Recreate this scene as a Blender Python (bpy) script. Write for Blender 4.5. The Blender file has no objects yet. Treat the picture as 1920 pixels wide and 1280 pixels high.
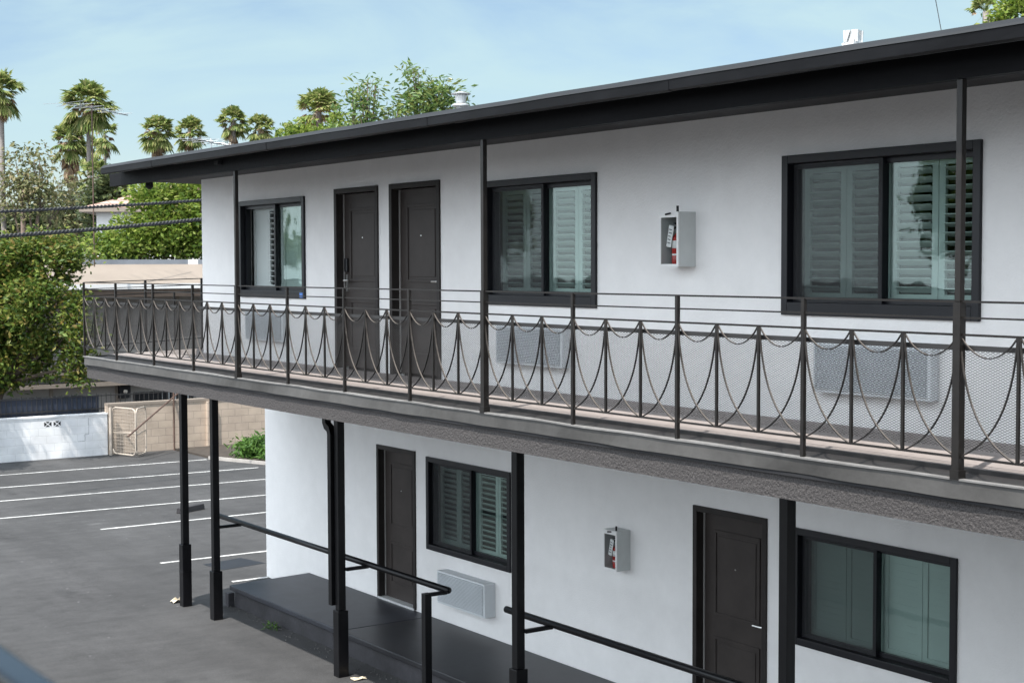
import bpy, math, random
from mathutils import Vector, Matrix, noise as mnoise
R=random.Random(7)
sc=bpy.context.scene
COL=sc.collection
PI=math.pi
# ------------------------------------------------------------------ camera frame (solved from the facade's lines)
CAM=Vector((0,-10.341,4.902)); F=2850.0
CX=Vector((0.56817189,0.82290271,-0.00344109)); CYD=Vector((0.03922405,-0.03125857,-0.9987414)); CZ=Vector((-0.82197456,0.56732181,-0.05003782))
def at(px,py,d):            # world point seen at a photo pixel, d metres ahead: used to look up where far things stand
    return CAM+(CX*((px-960)/F)+CYD*((py-640)/F)+CZ)*d
# ------------------------------------------------------------------ mesh builder
class MB:
    def __init__(s): s.v=[];s.f=[];s.m=[]
    def add(s,vs,fs,mi=0):
        o=len(s.v); s.v+=[tuple(v) for v in vs]
        for f in fs: s.f.append(tuple(i+o for i in f)); s.m.append(mi)
        return s
    def box(s,x0,x1,y0,y1,z0,z1,mi=0,M=None):
        vs=[(x,y,z) for z in (z0,z1) for y in (y0,y1) for x in (x0,x1)]
        if M: vs=[M@Vector(v) for v in vs]
        return s.add(vs,[(0,2,3,1),(4,5,7,6),(0,1,5,4),(2,6,7,3),(0,4,6,2),(1,3,7,5)],mi)
    def tube(s,pts,r,n=8,mi=0,cap=True,square=False,flat=1.0):
        pts=[Vector(p) for p in pts]; rs=r if isinstance(r,(list,tuple)) else [r]*len(pts)
        vs=[];fs=[]
        up=Vector((0,0,1))
        prev=None
        for i,p in enumerate(pts):
            d=(pts[min(i+1,len(pts)-1)]-pts[max(i-1,0)]).normalized()
            if prev is None:
                a=up.cross(d)
                if a.length<.05: a=Vector((1,0,0)) if abs(d.z)>.9 else Vector((0,1,0)).cross(d)
                a=(a-d*a.dot(d)).normalized()
            else:
                a=(prev-d*prev.dot(d)).normalized()
            prev=a; b=d.cross(a)
            for k in range(n):
                t=2*PI*(k+(.5 if square else 0))/n
                q=rs[i]*(1.414 if square else 1)
                vs.append(p+a*math.cos(t)*q*flat+b*math.sin(t)*q)
        for i in range(len(pts)-1):
            for k in range(n):
                fs.append((i*n+k,i*n+(k+1)%n,(i+1)*n+(k+1)%n,(i+1)*n+k))
        if cap:
            fs.append(tuple(range(n-1,-1,-1))); fs.append(tuple((len(pts)-1)*n+k for k in range(n)))
        return s.add(vs,fs,mi)
    def bar(s,a,b,w,mi=0): return s.tube([a,b],w/2,4,mi,True,True)
    def prism(s,prof,x0,x1,mi=0,n=1,jit=0):   # closed (y,z) profile swept along x
        k=len(prof);vs=[];fs=[]
        for i in range(n+1):
            x=x0+(x1-x0)*i/n
            for (y,z) in prof:
                j=jit*mnoise.noise((x*1.7,y*9,z*9)) if jit else 0
                vs.append((x,y+j,z+j*.6))
        for i in range(n):
            for q in range(k): fs.append((i*k+q,(i+1)*k+q,(i+1)*k+(q+1)%k,i*k+(q+1)%k))
        fs.append(tuple(range(k))); fs.append(tuple(n*k+q for q in range(k-1,-1,-1)))
        return s.add(vs,fs,mi)
    def poly(s,pts,z0,z1,mi=0):               # vertical extrusion of a ground polygon
        k=len(pts);vs=[(x,y,z0) for x,y in pts]+[(x,y,z1) for x,y in pts]
        fs=[tuple(range(k-1,-1,-1)),tuple(range(k,2*k))]+[(i,(i+1)%k,k+(i+1)%k,k+i) for i in range(k)]
        return s.add(vs,fs,mi)
    def lathe(s,prof,c=(0,0,0),n=16,mi=0):
        vs=[];fs=[]
        for (r,z) in prof:
            for k in range(n): vs.append((c[0]+r*math.cos(2*PI*k/n),c[1]+r*math.sin(2*PI*k/n),c[2]+z))
        for i in range(len(prof)-1):
            for k in range(n): fs.append((i*n+k,i*n+(k+1)%n,(i+1)*n+(k+1)%n,(i+1)*n+k))
        fs.append(tuple(range(n-1,-1,-1)));fs.append(tuple((len(prof)-1)*n+k for k in range(n)))
        return s.add(vs,fs,mi)
    def build(s,name,mats,parent=None,smooth=False,bevel=0,recalc=True):
        me=bpy.data.meshes.new(name)
        org=Vector((0,0,0))
        if parent is None and s.v:            # origin at the base of the thing
            xs=[v[0] for v in s.v];ys=[v[1] for v in s.v];zs=[v[2] for v in s.v]
            org=Vector(((min(xs)+max(xs))/2,(min(ys)+max(ys))/2,min(zs)))
        else: org=parent_world(parent)
        me.from_pydata([(v[0]-org.x,v[1]-org.y,v[2]-org.z) for v in s.v],[],s.f)
        if not isinstance(mats,(list,tuple)): mats=[mats]
        for m in mats: me.materials.append(m)
        if len(mats)>1: me.polygons.foreach_set('material_index',s.m)
        if recalc:
            import bmesh
            bm=bmesh.new();bm.from_mesh(me);bmesh.ops.recalc_face_normals(bm,faces=bm.faces);bm.to_mesh(me);bm.free()
        if smooth: me.polygons.foreach_set('use_smooth',[True]*len(me.polygons))
        me.update()
        o=bpy.data.objects.new(name,me);COL.objects.link(o)
        if parent is not None: o.parent=parent
        else: o.location=org
        if bevel:
            b=o.modifiers.new('Bevel','BEVEL');b.width=bevel;b.segments=2;b.limit_method='ANGLE'
        return o
def parent_world(p):
    v=Vector((0,0,0))
    while p is not None: v+=p.location; p=p.parent
    return v
def tag(o,label=None,cat=None,group=None,kind=None):
    if label:o['label']=label
    if cat:o['category']=cat
    if group:o['group']=group
    if kind:o['kind']=kind
    return o
def empty(name,loc,label=None,cat=None,group=None):
    o=bpy.data.objects.new(name,None);COL.objects.link(o);o.location=loc;o.empty_display_size=.2
    return tag(o,label,cat,group)
def copy_tree(o,parent=None,off=None):
    c=o.copy();COL.objects.link(c);c.parent=parent
    for ch in list(o.children): copy_tree(ch,c)
    return c
# ------------------------------------------------------------------ materials
def nt(name):
    m=bpy.data.materials.new(name);m.use_nodes=True;t=m.node_tree
    return m,t,t.nodes,t.links,t.nodes['Principled BSDF']
def mat(name,col,rough=.6,var=None,bump=None,metal=0,spec=.5,var2=None,mapscale=(1,1,1)):
    m,t,N,L,B=nt(name)
    B.inputs['Roughness'].default_value=rough;B.inputs['Metallic'].default_value=metal;B.inputs['Specular IOR Level'].default_value=spec
    tc=N.new('ShaderNodeTexCoord');geo=N.new('ShaderNodeNewGeometry')
    mp=N.new('ShaderNodeMapping');mp.inputs['Scale'].default_value=mapscale;L.new(geo.outputs['Position'],mp.inputs['Vector'])
    src=None
    rgb=N.new('ShaderNodeRGB');rgb.outputs[0].default_value=(*col,1);src=rgb.outputs[0]
    for v in (var,var2):
        if not v: continue
        no=N.new('ShaderNodeTexNoise');no.inputs['Scale'].default_value=v[0];no.inputs['Detail'].default_value=6;no.inputs['Roughness'].default_value=.65
        L.new(mp.outputs[0],no.inputs['Vector'])
        mr=N.new('ShaderNodeMapRange');mr.inputs['From Min'].default_value=.3;mr.inputs['From Max'].default_value=.7
        mr.inputs['To Min'].default_value=1-v[1];mr.inputs['To Max'].default_value=1+v[1];L.new(no.outputs['Fac'],mr.inputs['Value'])
        mx=N.new('ShaderNodeVectorMath');mx.operation='SCALE';L.new(src,mx.inputs[0]);L.new(mr.outputs[0],mx.inputs['Scale']);src=mx.outputs[0]
    L.new(src,B.inputs['Base Color'])
    if bump:
        no=N.new('ShaderNodeTexNoise');no.inputs['Scale'].default_value=bump[0];no.inputs['Detail'].default_value=4;L.new(geo.outputs['Position'],no.inputs['Vector'])
        bp=N.new('ShaderNodeBump');bp.inputs['Strength'].default_value=bump[1];bp.inputs['Distance'].default_value=bump[2] if len(bump)>2 else .01
        L.new(no.outputs['Fac'],bp.inputs['Height']);L.new(bp.outputs[0],B.inputs['Normal'])
    return m
def leafmat(name,cols,trans=.35,rough=.5):
    m,t,N,L,B=nt(name)
    geo=N.new('ShaderNodeNewGeometry');cr=N.new('ShaderNodeValToRGB')
    e=cr.color_ramp.elements
    for i,c in enumerate(cols):
        p=i/(len(cols)-1)
        if i<2: el=e[i];el.position=p
        else: el=e.new(p)
        el.color=(*c,1)
    e[0].position=0
    for i,c in enumerate(cols): pass
    L.new(geo.outputs['Random Per Island'],cr.inputs[0])
    L.new(cr.outputs[0],B.inputs['Base Color']);B.inputs['Roughness'].default_value=rough;B.inputs['Specular IOR Level'].default_value=.35
    tr=N.new('ShaderNodeBsdfTranslucent');L.new(cr.outputs[0],tr.inputs[0])
    mx=N.new('ShaderNodeMixShader');mx.inputs[0].default_value=trans;L.new(B.outputs[0],mx.inputs[1]);L.new(tr.outputs[0],mx.inputs[2])
    L.new(mx.outputs[0],N['Material Output'].inputs['Surface'])
    return m
def ramp_leaf(*c): return list(c)
M={}
M['wall']=mat('white_stucco',(.80,.793,.785),.85,(.5,.04),(60,.5,.007),spec=.2,var2=(4,.022))
M['black']=mat('black_paint',(.006,.006,.008),.38,(6,.3),(40,.15,.003))
M['blackpost']=mat('black_post_paint',(.0035,.0035,.0045),.36,(8,.3),(30,.15,.002),spec=.28)
M['beam']=mat('fascia_paint',(.006,.006,.007),.6,(4,.35),(14,.35,.006),mapscale=(.4,4,4),spec=.08)
M['gutter']=mat('gutter_paint',(.004,.004,.005),.5,(5,.3),spec=.14)
M['roofedge']=mat('roof_edge_metal',(.0105,.0115,.0135),.6,(2.5,.25),(9,.25,.01))
M['flash']=mat('edge_flashing',(.063,.060,.057),.5,(1.6,.35),(3.5,.35,.03),spec=.5,var2=(.35,.15))
M['flashglint']=mat('flashing_glint_lip',(.17,.165,.16),.6,(7,.25))  # paler colour stands in for the glint along the flashing's top edge
M['iron']=mat('railing_iron',(.0125,.0108,.0098),.42,(9,.35),spec=.28)
def dusty():
    m,t,N,L,B=nt('iron_with_dust_on_top')
    geo=N.new('ShaderNodeNewGeometry');sp=N.new('ShaderNodeSeparateXYZ');L.new(geo.outputs['Normal'],sp.inputs[0])
    no=N.new('ShaderNodeTexNoise');no.inputs['Scale'].default_value=14;no.inputs['Detail'].default_value=4;L.new(geo.outputs['Position'],no.inputs['Vector'])
    ad=N.new('ShaderNodeMath');ad.operation='MULTIPLY_ADD';ad.inputs[1].default_value=.5;L.new(no.outputs['Fac'],ad.inputs[0]);L.new(sp.outputs['Z'],ad.inputs[2])
    mr=N.new('ShaderNodeMapRange');mr.inputs['From Min'].default_value=.22;mr.inputs['From Max'].default_value=.75;L.new(ad.outputs[0],mr.inputs['Value'])
    mx=N.new('ShaderNodeMix');mx.data_type='RGBA';ca,cb=[q for q in mx.inputs if q.type=='RGBA'];ca.default_value=(.010,.009,.0085,1);cb.default_value=(.125,.110,.098,1)
    L.new(mr.outputs[0],mx.inputs[0])
    o=[q for q in mx.outputs if q.type=='RGBA'][0];L.new(o,B.inputs['Base Color']);B.inputs['Roughness'].default_value=.5;B.inputs['Specular IOR Level'].default_value=.3
    return m
M['irondust']=dusty()
M['meshbar']=mat('mesh_edge_bar',(.016,.015,.015),.5)
M['door']=mat('door_paint',(.043,.036,.033),.5,(3,.2),spec=.2)
M['doorframe']=mat('door_frame_paint',(.026,.0225,.021),.5,(4,.25),spec=.2)
M['strip']=mat('weather_strip',(.28,.27,.26),.6)
M['chrome']=mat('brushed_steel',(.62,.62,.60),.3,metal=.9)
M['winframe']=mat('window_frame_paint',(.0055,.006,.009),.4,(5,.2),spec=.35)
M['shutter']=mat('shutter_paint',(.46,.51,.50),.5,(2,.05))
M['grille']=mat('grille_plastic',(.60,.63,.65),.5,(3,.06))
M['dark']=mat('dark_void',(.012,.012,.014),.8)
M['cabinet']=mat('cabinet_enamel',(.55,.575,.57),.42,(6,.06))
M['cabin']=mat('cabinet_inside',(.20,.20,.205),.6)
M['red']=mat('extinguisher_red',(.42,.025,.02),.3,(9,.15))
M['white']=mat('white_plastic',(.75,.75,.74),.45)
M['print']=mat('label_print',(.10,.10,.12),.6)
M['blue']=mat('blue_sticker',(.08,.22,.62),.5)
M['platform']=mat('charcoal_floor_paint',(.026,.028,.036),.45,(1.3,.4),(35,.2,.004),spec=.4,var2=(6,.18))
M['platside']=mat('platform_side',(.026,.0255,.030),.7,(2.5,.4),(28,.5,.006),var2=(11,.2))
M['floor']=mat('walkway_topping',(.275,.240,.226),.75,(2.5,.10),(60,.2,.003),var2=(18,.07))
M['edgestrip']=mat('waterproof_edge',(.050,.047,.047),.7,(4,.2),(25,.5,.006))
M['paint']=mat('lot_line_paint',(.50,.50,.49),.75,(3.5,.38),var2=(18,.30))
M['blockwhite']=None
M['gatewire']=mat('cream_gate_paint',(.44,.38,.32),.5,(5,.15))
M['rust']=mat('rusty_pole',(.10,.06,.045),.7,(6,.3))
M['galv']=mat('galvanised',(.62,.63,.63),.45,(7,.15),metal=.35)
M['alum']=mat('aluminium_rod',(.28,.29,.30),.35,metal=.6)
M['cable']=mat('cable_sheath',(.035,.036,.038),.6,(5,.4))
M['wood']=mat('pole_wood',(.13,.095,.075),.85,(3,.3))
M['trunk']=mat('palm_trunk',(.22,.195,.18),.9,(3,.25),(10,.6,.03),mapscale=(1,1,4))
M['bark']=mat('tree_bark',(.11,.085,.065),.9,(6,.3),(12,.6,.02))
M['tan']=mat('tan_house',(.245,.205,.170),.85,(1.2,.07))
M['tanwall']=mat('taupe_wall',(.33,.30,.275),.85,(.8,.1))
M['eave']=mat('brown_eave',(.17,.12,.09),.7,(2,.15))
M['coping']=mat('roof_coping',(.22,.24,.27),.5,(.9,.2))
M['housewhite']=mat('house_stucco',(.78,.77,.76),.8,(.9,.05))
M['navy']=mat('navy_screen',(.020,.027,.045),.75,(1.5,.4))
M['lampglass']=mat('lamp_glass',(.8,.72,.62),.3)
M['dirt']=mat('soil',(.05,.04,.032),.95,(6,.3))
M['kerb']=mat('kerb_concrete',(.34,.32,.30),.85,(3,.2))
M['paper']=mat('paper_scrap',(.55,.48,.36),.8,(20,.2))
M['stop']=mat('wheel_stop_paint',(.03,.028,.03),.6,(5,.3))
# asphalt: worn sealcoat with stains, pale scuffs and tiny stones
def asphalt():
    m,t,N,L,B=nt('asphalt')
    geo=N.new('ShaderNodeNewGeometry')
    def noise(s,d=6,r=.6,sc=(1,1,1)):
        mp=N.new('ShaderNodeMapping');mp.inputs['Scale'].default_value=sc;L.new(geo.outputs['Position'],mp.inputs['Vector'])
        n=N.new('ShaderNodeTexNoise');n.inputs['Scale'].default_value=s;n.inputs['Detail'].default_value=d;n.inputs['Roughness'].default_value=r;L.new(mp.outputs[0],n.inputs['Vector']);return n.outputs['Fac']
    def rng(x,a,b,c,d):
        q=N.new('ShaderNodeMapRange');q.inputs['From Min'].default_value=a;q.inputs['From Max'].default_value=b;q.inputs['To Min'].default_value=c;q.inputs['To Max'].default_value=d;L.new(x,q.inputs['Value']);return q.outputs[0]
    def mul(a,b):
        q=N.new('ShaderNodeMath');q.operation='MULTIPLY';L.new(a,q.inputs[0]);L.new(b,q.inputs[1]);return q.outputs[0]
    def addn(a,b):
        q=N.new('ShaderNodeMath');q.operation='ADD';L.new(a,q.inputs[0]);L.new(b,q.inputs[1]);return q.outputs[0]
    v=mul(rng(noise(.35),.3,.7,.78,1.2),rng(noise(4.0,9,.75,(1,.45,1)),.3,.7,.76,1.24))
    v=mul(v,rng(noise(42,5,.85),.3,.7,.68,1.36))
    v=mul(v,rng(noise(1.1,5,.6,(.16,2.2,1)),.35,.7,.90,1.08))
    vs_=N.new('ShaderNodeTexVoronoi');vs_.inputs['Scale'].default_value=.42;L.new(geo.outputs['Position'],vs_.inputs['Vector'])
    spot=N.new('ShaderNodeMath');spot.operation='MULTIPLY_ADD';spot.inputs[1].default_value=.5;L.new(noise(3.5,4,.6),spot.inputs[0]);L.new(vs_.outputs['Distance'],spot.inputs[2])
    v=mul(v,rng(spot.outputs[0],.28,.42,.62,1.0))
    dv=N.new('ShaderNodeVectorMath');dv.operation='ADD';nv=N.new('ShaderNodeTexNoise');nv.inputs['Scale'].default_value=1.3;nv.inputs['Detail'].default_value=5;L.new(geo.outputs['Position'],nv.inputs['Vector']);L.new(nv.outputs['Color'],dv.inputs[0]);L.new(geo.outputs['Position'],dv.inputs[1])
    vc=N.new('ShaderNodeTexVoronoi');vc.feature='DISTANCE_TO_EDGE';vc.inputs['Scale'].default_value=.21;L.new(dv.outputs[0],vc.inputs['Vector'])
    v=mul(v,rng(vc.outputs['Distance'],.0,.003,.86,1.0))
    # pale dried scuffs in one patch of the lot (far left), kept local
    sep=N.new('ShaderNodeSeparateXYZ');L.new(geo.outputs['Position'],sep.inputs[0])
    mx=N.new('ShaderNodeVectorMath');mx.operation='DISTANCE';mx.inputs[1].default_value=(-29.2,-.9,0);L.new(geo.outputs['Position'],mx.inputs[0])
    loc=rng(mx.outputs['Value'],1.0,4.6,1,0)
    sc_=rng(noise(2.6,8,.72,(1.6,.5,1)),.56,.72,0,1.0)
    v=addn(v,mul(loc,sc_))
    # scattered stones
    vo=N.new('ShaderNodeTexVoronoi');vo.inputs['Scale'].default_value=2.4;L.new(geo.outputs['Position'],vo.inputs['Vector'])
    v=addn(v,rng(vo.outputs['Distance'],.0,.055,3.0,0))
    mc=N.new('ShaderNodeMix');mc.data_type='RGBA'
    rgb=N.new('ShaderNodeVectorMath');rgb.operation='SCALE';rgb.inputs[0].default_value=(.055,.0545,.0555);L.new(v,rgb.inputs['Scale'])
    L.new(rgb.outputs[0],B.inputs['Base Color'])
    B.inputs['Roughness'].default_value=.8;B.inputs['Specular IOR Level'].default_value=.35
    bp=N.new('ShaderNodeBump');bp.inputs['Strength'].default_value=.5;bp.inputs['Distance'].default_value=.01;L.new(noise(45,4,.7),bp.inputs['Height']);L.new(bp.outputs[0],B.inputs['Normal'])
    return m
M['asphalt']=asphalt()
def speckle():
    m,t,N,L,B=nt('pebbledash')
    geo=N.new('ShaderNodeNewGeometry')
    vo=N.new('ShaderNodeTexVoronoi');vo.inputs['Scale'].default_value=210;L.new(geo.outputs['Position'],vo.inputs['Vector'])
    cr=N.new('ShaderNodeValToRGB');e=cr.color_ramp.elements
    e[0].color=(.028,.025,.025,1);e[1].color=(.080,.072,.070,1);e[1].position=1
    k=e.new(.6);k.color=(.050,.045,.0445,1)
    sp=N.new('ShaderNodeSeparateColor');L.new(vo.outputs['Color'],sp.inputs[0]);L.new(sp.outputs[0],cr.inputs[0]);L.new(cr.outputs[0],B.inputs['Base Color'])
    B.inputs['Roughness'].default_value=.8
    no=N.new('ShaderNodeTexNoise');no.inputs['Scale'].default_value=60;no.inputs['Detail'].default_value=3;L.new(geo.outputs['Position'],no.inputs['Vector'])
    bp=N.new('ShaderNodeBump');bp.inputs['Strength'].default_value=1;bp.inputs['Distance'].default_value=.012;L.new(no.outputs['Fac'],bp.inputs['Height']);L.new(bp.outputs[0],B.inputs['Normal'])
    return m
M['speckle']=speckle()
def blockmat(name,c1,c2,mortar,bw,bh,msz=.012):
    m,t,N,L,B=nt(name)
    geo=N.new('ShaderNodeNewGeometry');sep=N.new('ShaderNodeSeparateXYZ');L.new(geo.outputs['Position'],sep.inputs[0])
    cmb=N.new('ShaderNodeCombineXYZ');L.new(sep.outputs['Y'],cmb.inputs[0]);L.new(sep.outputs['Z'],cmb.inputs[1])
    br=N.new('ShaderNodeTexBrick');br.inputs['Scale'].default_value=1;br.inputs['Brick Width'].default_value=bw;br.inputs['Row Height'].default_value=bh;br.inputs['Mortar Size'].default_value=msz
    br.inputs['Color1'].default_value=(*c1,1);br.inputs['Color2'].default_value=(*c2,1);br.inputs['Mortar'].default_value=(*mortar,1);br.inputs['Mortar Smooth'].default_value=.3
    L.new(cmb.outputs[0],br.inputs['Vector'])
    no=N.new('ShaderNodeTexNoise');no.inputs['Scale'].default_value=2.5;no.inputs['Detail'].default_value=6;L.new(geo.outputs['Position'],no.inputs['Vector'])
    mr=N.new('ShaderNodeMapRange');mr.inputs['From Min'].default_value=.3;mr.inputs['From Max'].default_value=.7;mr.inputs['To Min'].default_value=.86;mr.inputs['To Max'].default_value=1.1;L.new(no.outputs['Fac'],mr.inputs['Value'])
    sc_=N.new('ShaderNodeVectorMath');sc_.operation='SCALE';L.new(br.outputs['Color'],sc_.inputs[0]);L.new(mr.outputs[0],sc_.inputs['Scale']);L.new(sc_.outputs[0],B.inputs['Base Color'])
    B.inputs['Roughness'].default_value=.88
    bp=N.new('ShaderNodeBump');bp.inputs['Strength'].default_value=.4;bp.inputs['Distance'].default_value=.008;bp.invert=True;L.new(br.outputs['Fac'],bp.inputs['Height']);L.new(bp.outputs[0],B.inputs['Normal'])
    return m
M['blockwhite']=blockmat('white_block',(.80,.80,.80),(.77,.77,.78),(.70,.70,.70),.40,.20,.008)
M['blocktan']=blockmat('tan_block',(.48,.39,.31),(.44,.355,.285),(.34,.28,.23),.40,.20,.009)
def tilemat():
    m,t,N,L,B=nt('clay_tile')
    geo=N.new('ShaderNodeNewGeometry');sep=N.new('ShaderNodeSeparateXYZ');L.new(geo.outputs['Position'],sep.inputs[0])
    cmb=N.new('ShaderNodeCombineXYZ');L.new(sep.outputs['Y'],cmb.inputs[0]);L.new(sep.outputs['Z'],cmb.inputs[1])
    br=N.new('ShaderNodeTexBrick');br.inputs['Scale'].default_value=1;br.inputs['Brick Width'].default_value=.5;br.inputs['Row Height'].default_value=.22;br.inputs['Mortar Size'].default_value=.03
    br.inputs['Color1'].default_value=(.40,.25,.20,1);br.inputs['Color2'].default_value=(.46,.32,.26,1);br.inputs['Mortar'].default_value=(.24,.15,.12,1);L.new(cmb.outputs[0],br.inputs['Vector']);L.new(br.outputs['Color'],B.inputs['Base Color']);B.inputs['Roughness'].default_value=.8
    return m
M['tile']=tilemat()
def glassmat():
    m,t,N,L,B=nt('window_glass');N.remove(B)
    tr=N.new('ShaderNodeBsdfTransparent');tr.inputs[0].default_value=(.83,.885,.87,1)
    gl=N.new('ShaderNodeBsdfGlossy');gl.inputs['Roughness'].default_value=.015;gl.inputs[0].default_value=(.9,1,.96,1)
    no=N.new('ShaderNodeTexNoise');no.inputs['Scale'].default_value=1.6;geo=N.new('ShaderNodeNewGeometry');L.new(geo.outputs['Position'],no.inputs['Vector'])
    bp=N.new('ShaderNodeBump');bp.inputs['Strength'].default_value=.12;bp.inputs['Distance'].default_value=.03;L.new(no.outputs['Fac'],bp.inputs['Height']);L.new(bp.outputs[0],gl.inputs['Normal'])
    lw=N.new('ShaderNodeLayerWeight');lw.inputs['Blend'].default_value=.5
    pw=N.new('ShaderNodeMath');pw.operation='POWER';pw.inputs[1].default_value=4.5;L.new(lw.outputs['Facing'],pw.inputs[0])
    mu=N.new('ShaderNodeMath');mu.operation='MULTIPLY_ADD';mu.use_clamp=True;mu.inputs[1].default_value=.9;mu.inputs[2].default_value=.04;L.new(pw.outputs[0],mu.inputs[0])
    mx=N.new('ShaderNodeMixShader');L.new(mu.outputs[0],mx.inputs[0]);L.new(tr.outputs[0],mx.inputs[1]);L.new(gl.outputs[0],mx.inputs[2]);L.new(mx.outputs[0],N['Material Output'].inputs['Surface'])
    return m
M['glass']=glassmat()
def screenmat(name,a,col,rough=.6):
    m,t,N,L,B=nt(name)
    B.inputs['Base Color'].default_value=(*col,1);B.inputs['Roughness'].default_value=rough
    tr=N.new('ShaderNodeBsdfTransparent');mx=N.new('ShaderNodeMixShader');mx.inputs[0].default_value=a
    L.new(tr.outputs[0],mx.inputs[1]);L.new(B.outputs[0],mx.inputs[2]);L.new(mx.outputs[0],N['Material Output'].inputs['Surface'])
    return m
def clearmat():
    m,t,N,L,B=nt('clear_cabinet_pane')
    B.inputs['Base Color'].default_value=(.02,.02,.02,1);B.inputs['Roughness'].default_value=.05
    tr=N.new('ShaderNodeBsdfTransparent');tr.inputs[0].default_value=(.97,.98,.98,1);mx=N.new('ShaderNodeMixShader');mx.inputs[0].default_value=.04
    L.new(tr.outputs[0],mx.inputs[1]);L.new(B.outputs[0],mx.inputs[2]);L.new(mx.outputs[0],N['Material Output'].inputs['Surface']);return m
M['clear']=clearmat()
M['screen']=screenmat('insect_screen',.24,(.03,.032,.035))
M['windscreen']=screenmat('navy_windscreen',.88,(.025,.032,.05),.8)
M['wiremesh']=screenmat('thin_wire_grid',.22,(.5,.44,.36),.6)
def expanded():
    m,t,N,L,B=nt('expanded_metal')
    B.inputs['Base Color'].default_value=(.028,.025,.024,1);B.inputs['Roughness'].default_value=.5
    geo=N.new('ShaderNodeNewGeometry');sep=N.new('ShaderNodeSeparateXYZ');L.new(geo.outputs['Position'],sep.inputs[0])
    def lin(a,b,sx,sz):
        p=N.new('ShaderNodeMath');p.operation='MULTIPLY';p.inputs[1].default_value=sx;L.new(a,p.inputs[0])
        q=N.new('ShaderNodeMath');q.operation='MULTIPLY_ADD';q.inputs[1].default_value=sz;L.new(b,q.inputs[0]);L.new(p.outputs[0],q.inputs[2])
        f=N.new('ShaderNodeMath');f.operation='PINGPONG';f.inputs[1].default_value=.5;L.new(q.outputs[0],f.inputs[0]);return f.outputs[0]
    s=N.new('ShaderNodeMath');s.operation='ADD';L.new(sep.outputs['X'],s.inputs[0]);L.new(sep.outputs['Y'],s.inputs[1])
    u=1/.034;w=1/.0155
    a=lin(s.outputs[0],sep.outputs['Z'],u,w);b=lin(s.outputs[0],sep.outputs['Z'],u,-w)
    mn=N.new('ShaderNodeMath');mn.operation='MINIMUM';L.new(a,mn.inputs[0]);L.new(b,mn.inputs[1])
    lt=N.new('ShaderNodeMath');lt.operation='LESS_THAN';lt.inputs[1].default_value=.082;L.new(mn.outputs[0],lt.inputs[0])
    tr=N.new('ShaderNodeBsdfTransparent');mx=N.new('ShaderNodeMixShader');L.new(lt.outputs[0],mx.inputs[0]);L.new(tr.outputs[0],mx.inputs[1]);L.new(B.outputs[0],mx.inputs[2]);L.new(mx.outputs[0],N['Material Output'].inputs['Surface'])
    return m
M['mesh']=expanded()
M['leaf_orange']=leafmat('leaf_bronze_green',[(.028,.06,.012),(.06,.11,.018),(.10,.16,.027),(.14,.20,.034),(.18,.215,.04),(.17,.19,.04),(.23,.16,.045)],.34)
M['leaf_bright']=leafmat('leaf_bright_green',[(.05,.10,.015),(.12,.19,.025),(.20,.27,.04),(.29,.32,.08)],.4)
M['leaf_euc']=leafmat('leaf_grey_green',[(.09,.11,.045),(.16,.18,.075),(.24,.235,.11),(.26,.21,.11)],.38)
M['leaf_dark']=leafmat('leaf_dark_green',[(.03,.045,.02),(.065,.09,.035),(.11,.13,.05)],.3)
M['leaf_fresh']=leafmat('leaf_fresh_green',[(.04,.10,.02),(.08,.17,.03),(.13,.23,.05)],.35)
M['leaf_willow']=leafmat('leaf_glossy_green',[(.06,.12,.03),(.12,.20,.06),(.18,.25,.08),(.22,.23,.06)],.4,.35)
M['palm']=leafmat('palm_frond',[(.09,.14,.04),(.19,.25,.07),(.31,.35,.11),(.42,.39,.19)],.45)
M['palmdead']=leafmat('palm_dead_frond',[(.20,.12,.07),(.34,.22,.13),(.44,.33,.22),(.28,.21,.15)],.3,.8)
# ------------------------------------------------------------------ setting
g=MB();g.add([(-420,-300,0),(200,-300,0),(200,320,0),(-420,320,0)],[(0,1,2,3)]);tag(g.build('asphalt_lot',M['asphalt'],recalc=False),kind='structure')
def line(x,y0,y1,dx=0,w=.085,z=.004):
    b=MB();n=24;vs=[]
    for i in range(n+1):
        t=i/n;y=y0+(y1-y0)*t;xx=x+dx*t;j=R.uniform(-.006,.006)
        vs+=[(xx-w/2+j,y,z),(xx+w/2+j,y,z)]
    return b.add(vs,[(2*i,2*i+1,2*i+3,2*i+2) for i in range(n)])
for (x,y0,y1,dx) in [(-36.3,-4,5.1,.25),(-34.3,-4,5.5,.45),(-32.3,-4,7.0,.5),(-30.1,-5,6.5,.55),(-27.58,-.66,5.5,.0),(-23.84,-.97,3.5,.1),(-21.78,-.62,-.02,.0)]:
    tag(line(x,y0,y1,dx).build('parking_line',M['paint'],recalc=False),kind='structure')
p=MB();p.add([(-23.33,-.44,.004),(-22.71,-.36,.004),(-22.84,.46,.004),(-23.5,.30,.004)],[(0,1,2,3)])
tag(p.build('shadow_patch',mat('shadow_patch_dark',(.016,.017,.021),.5,(3,.2)),recalc=False),kind='structure')  # flat dark patch painting in a cast shadow on the asphalt
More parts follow.
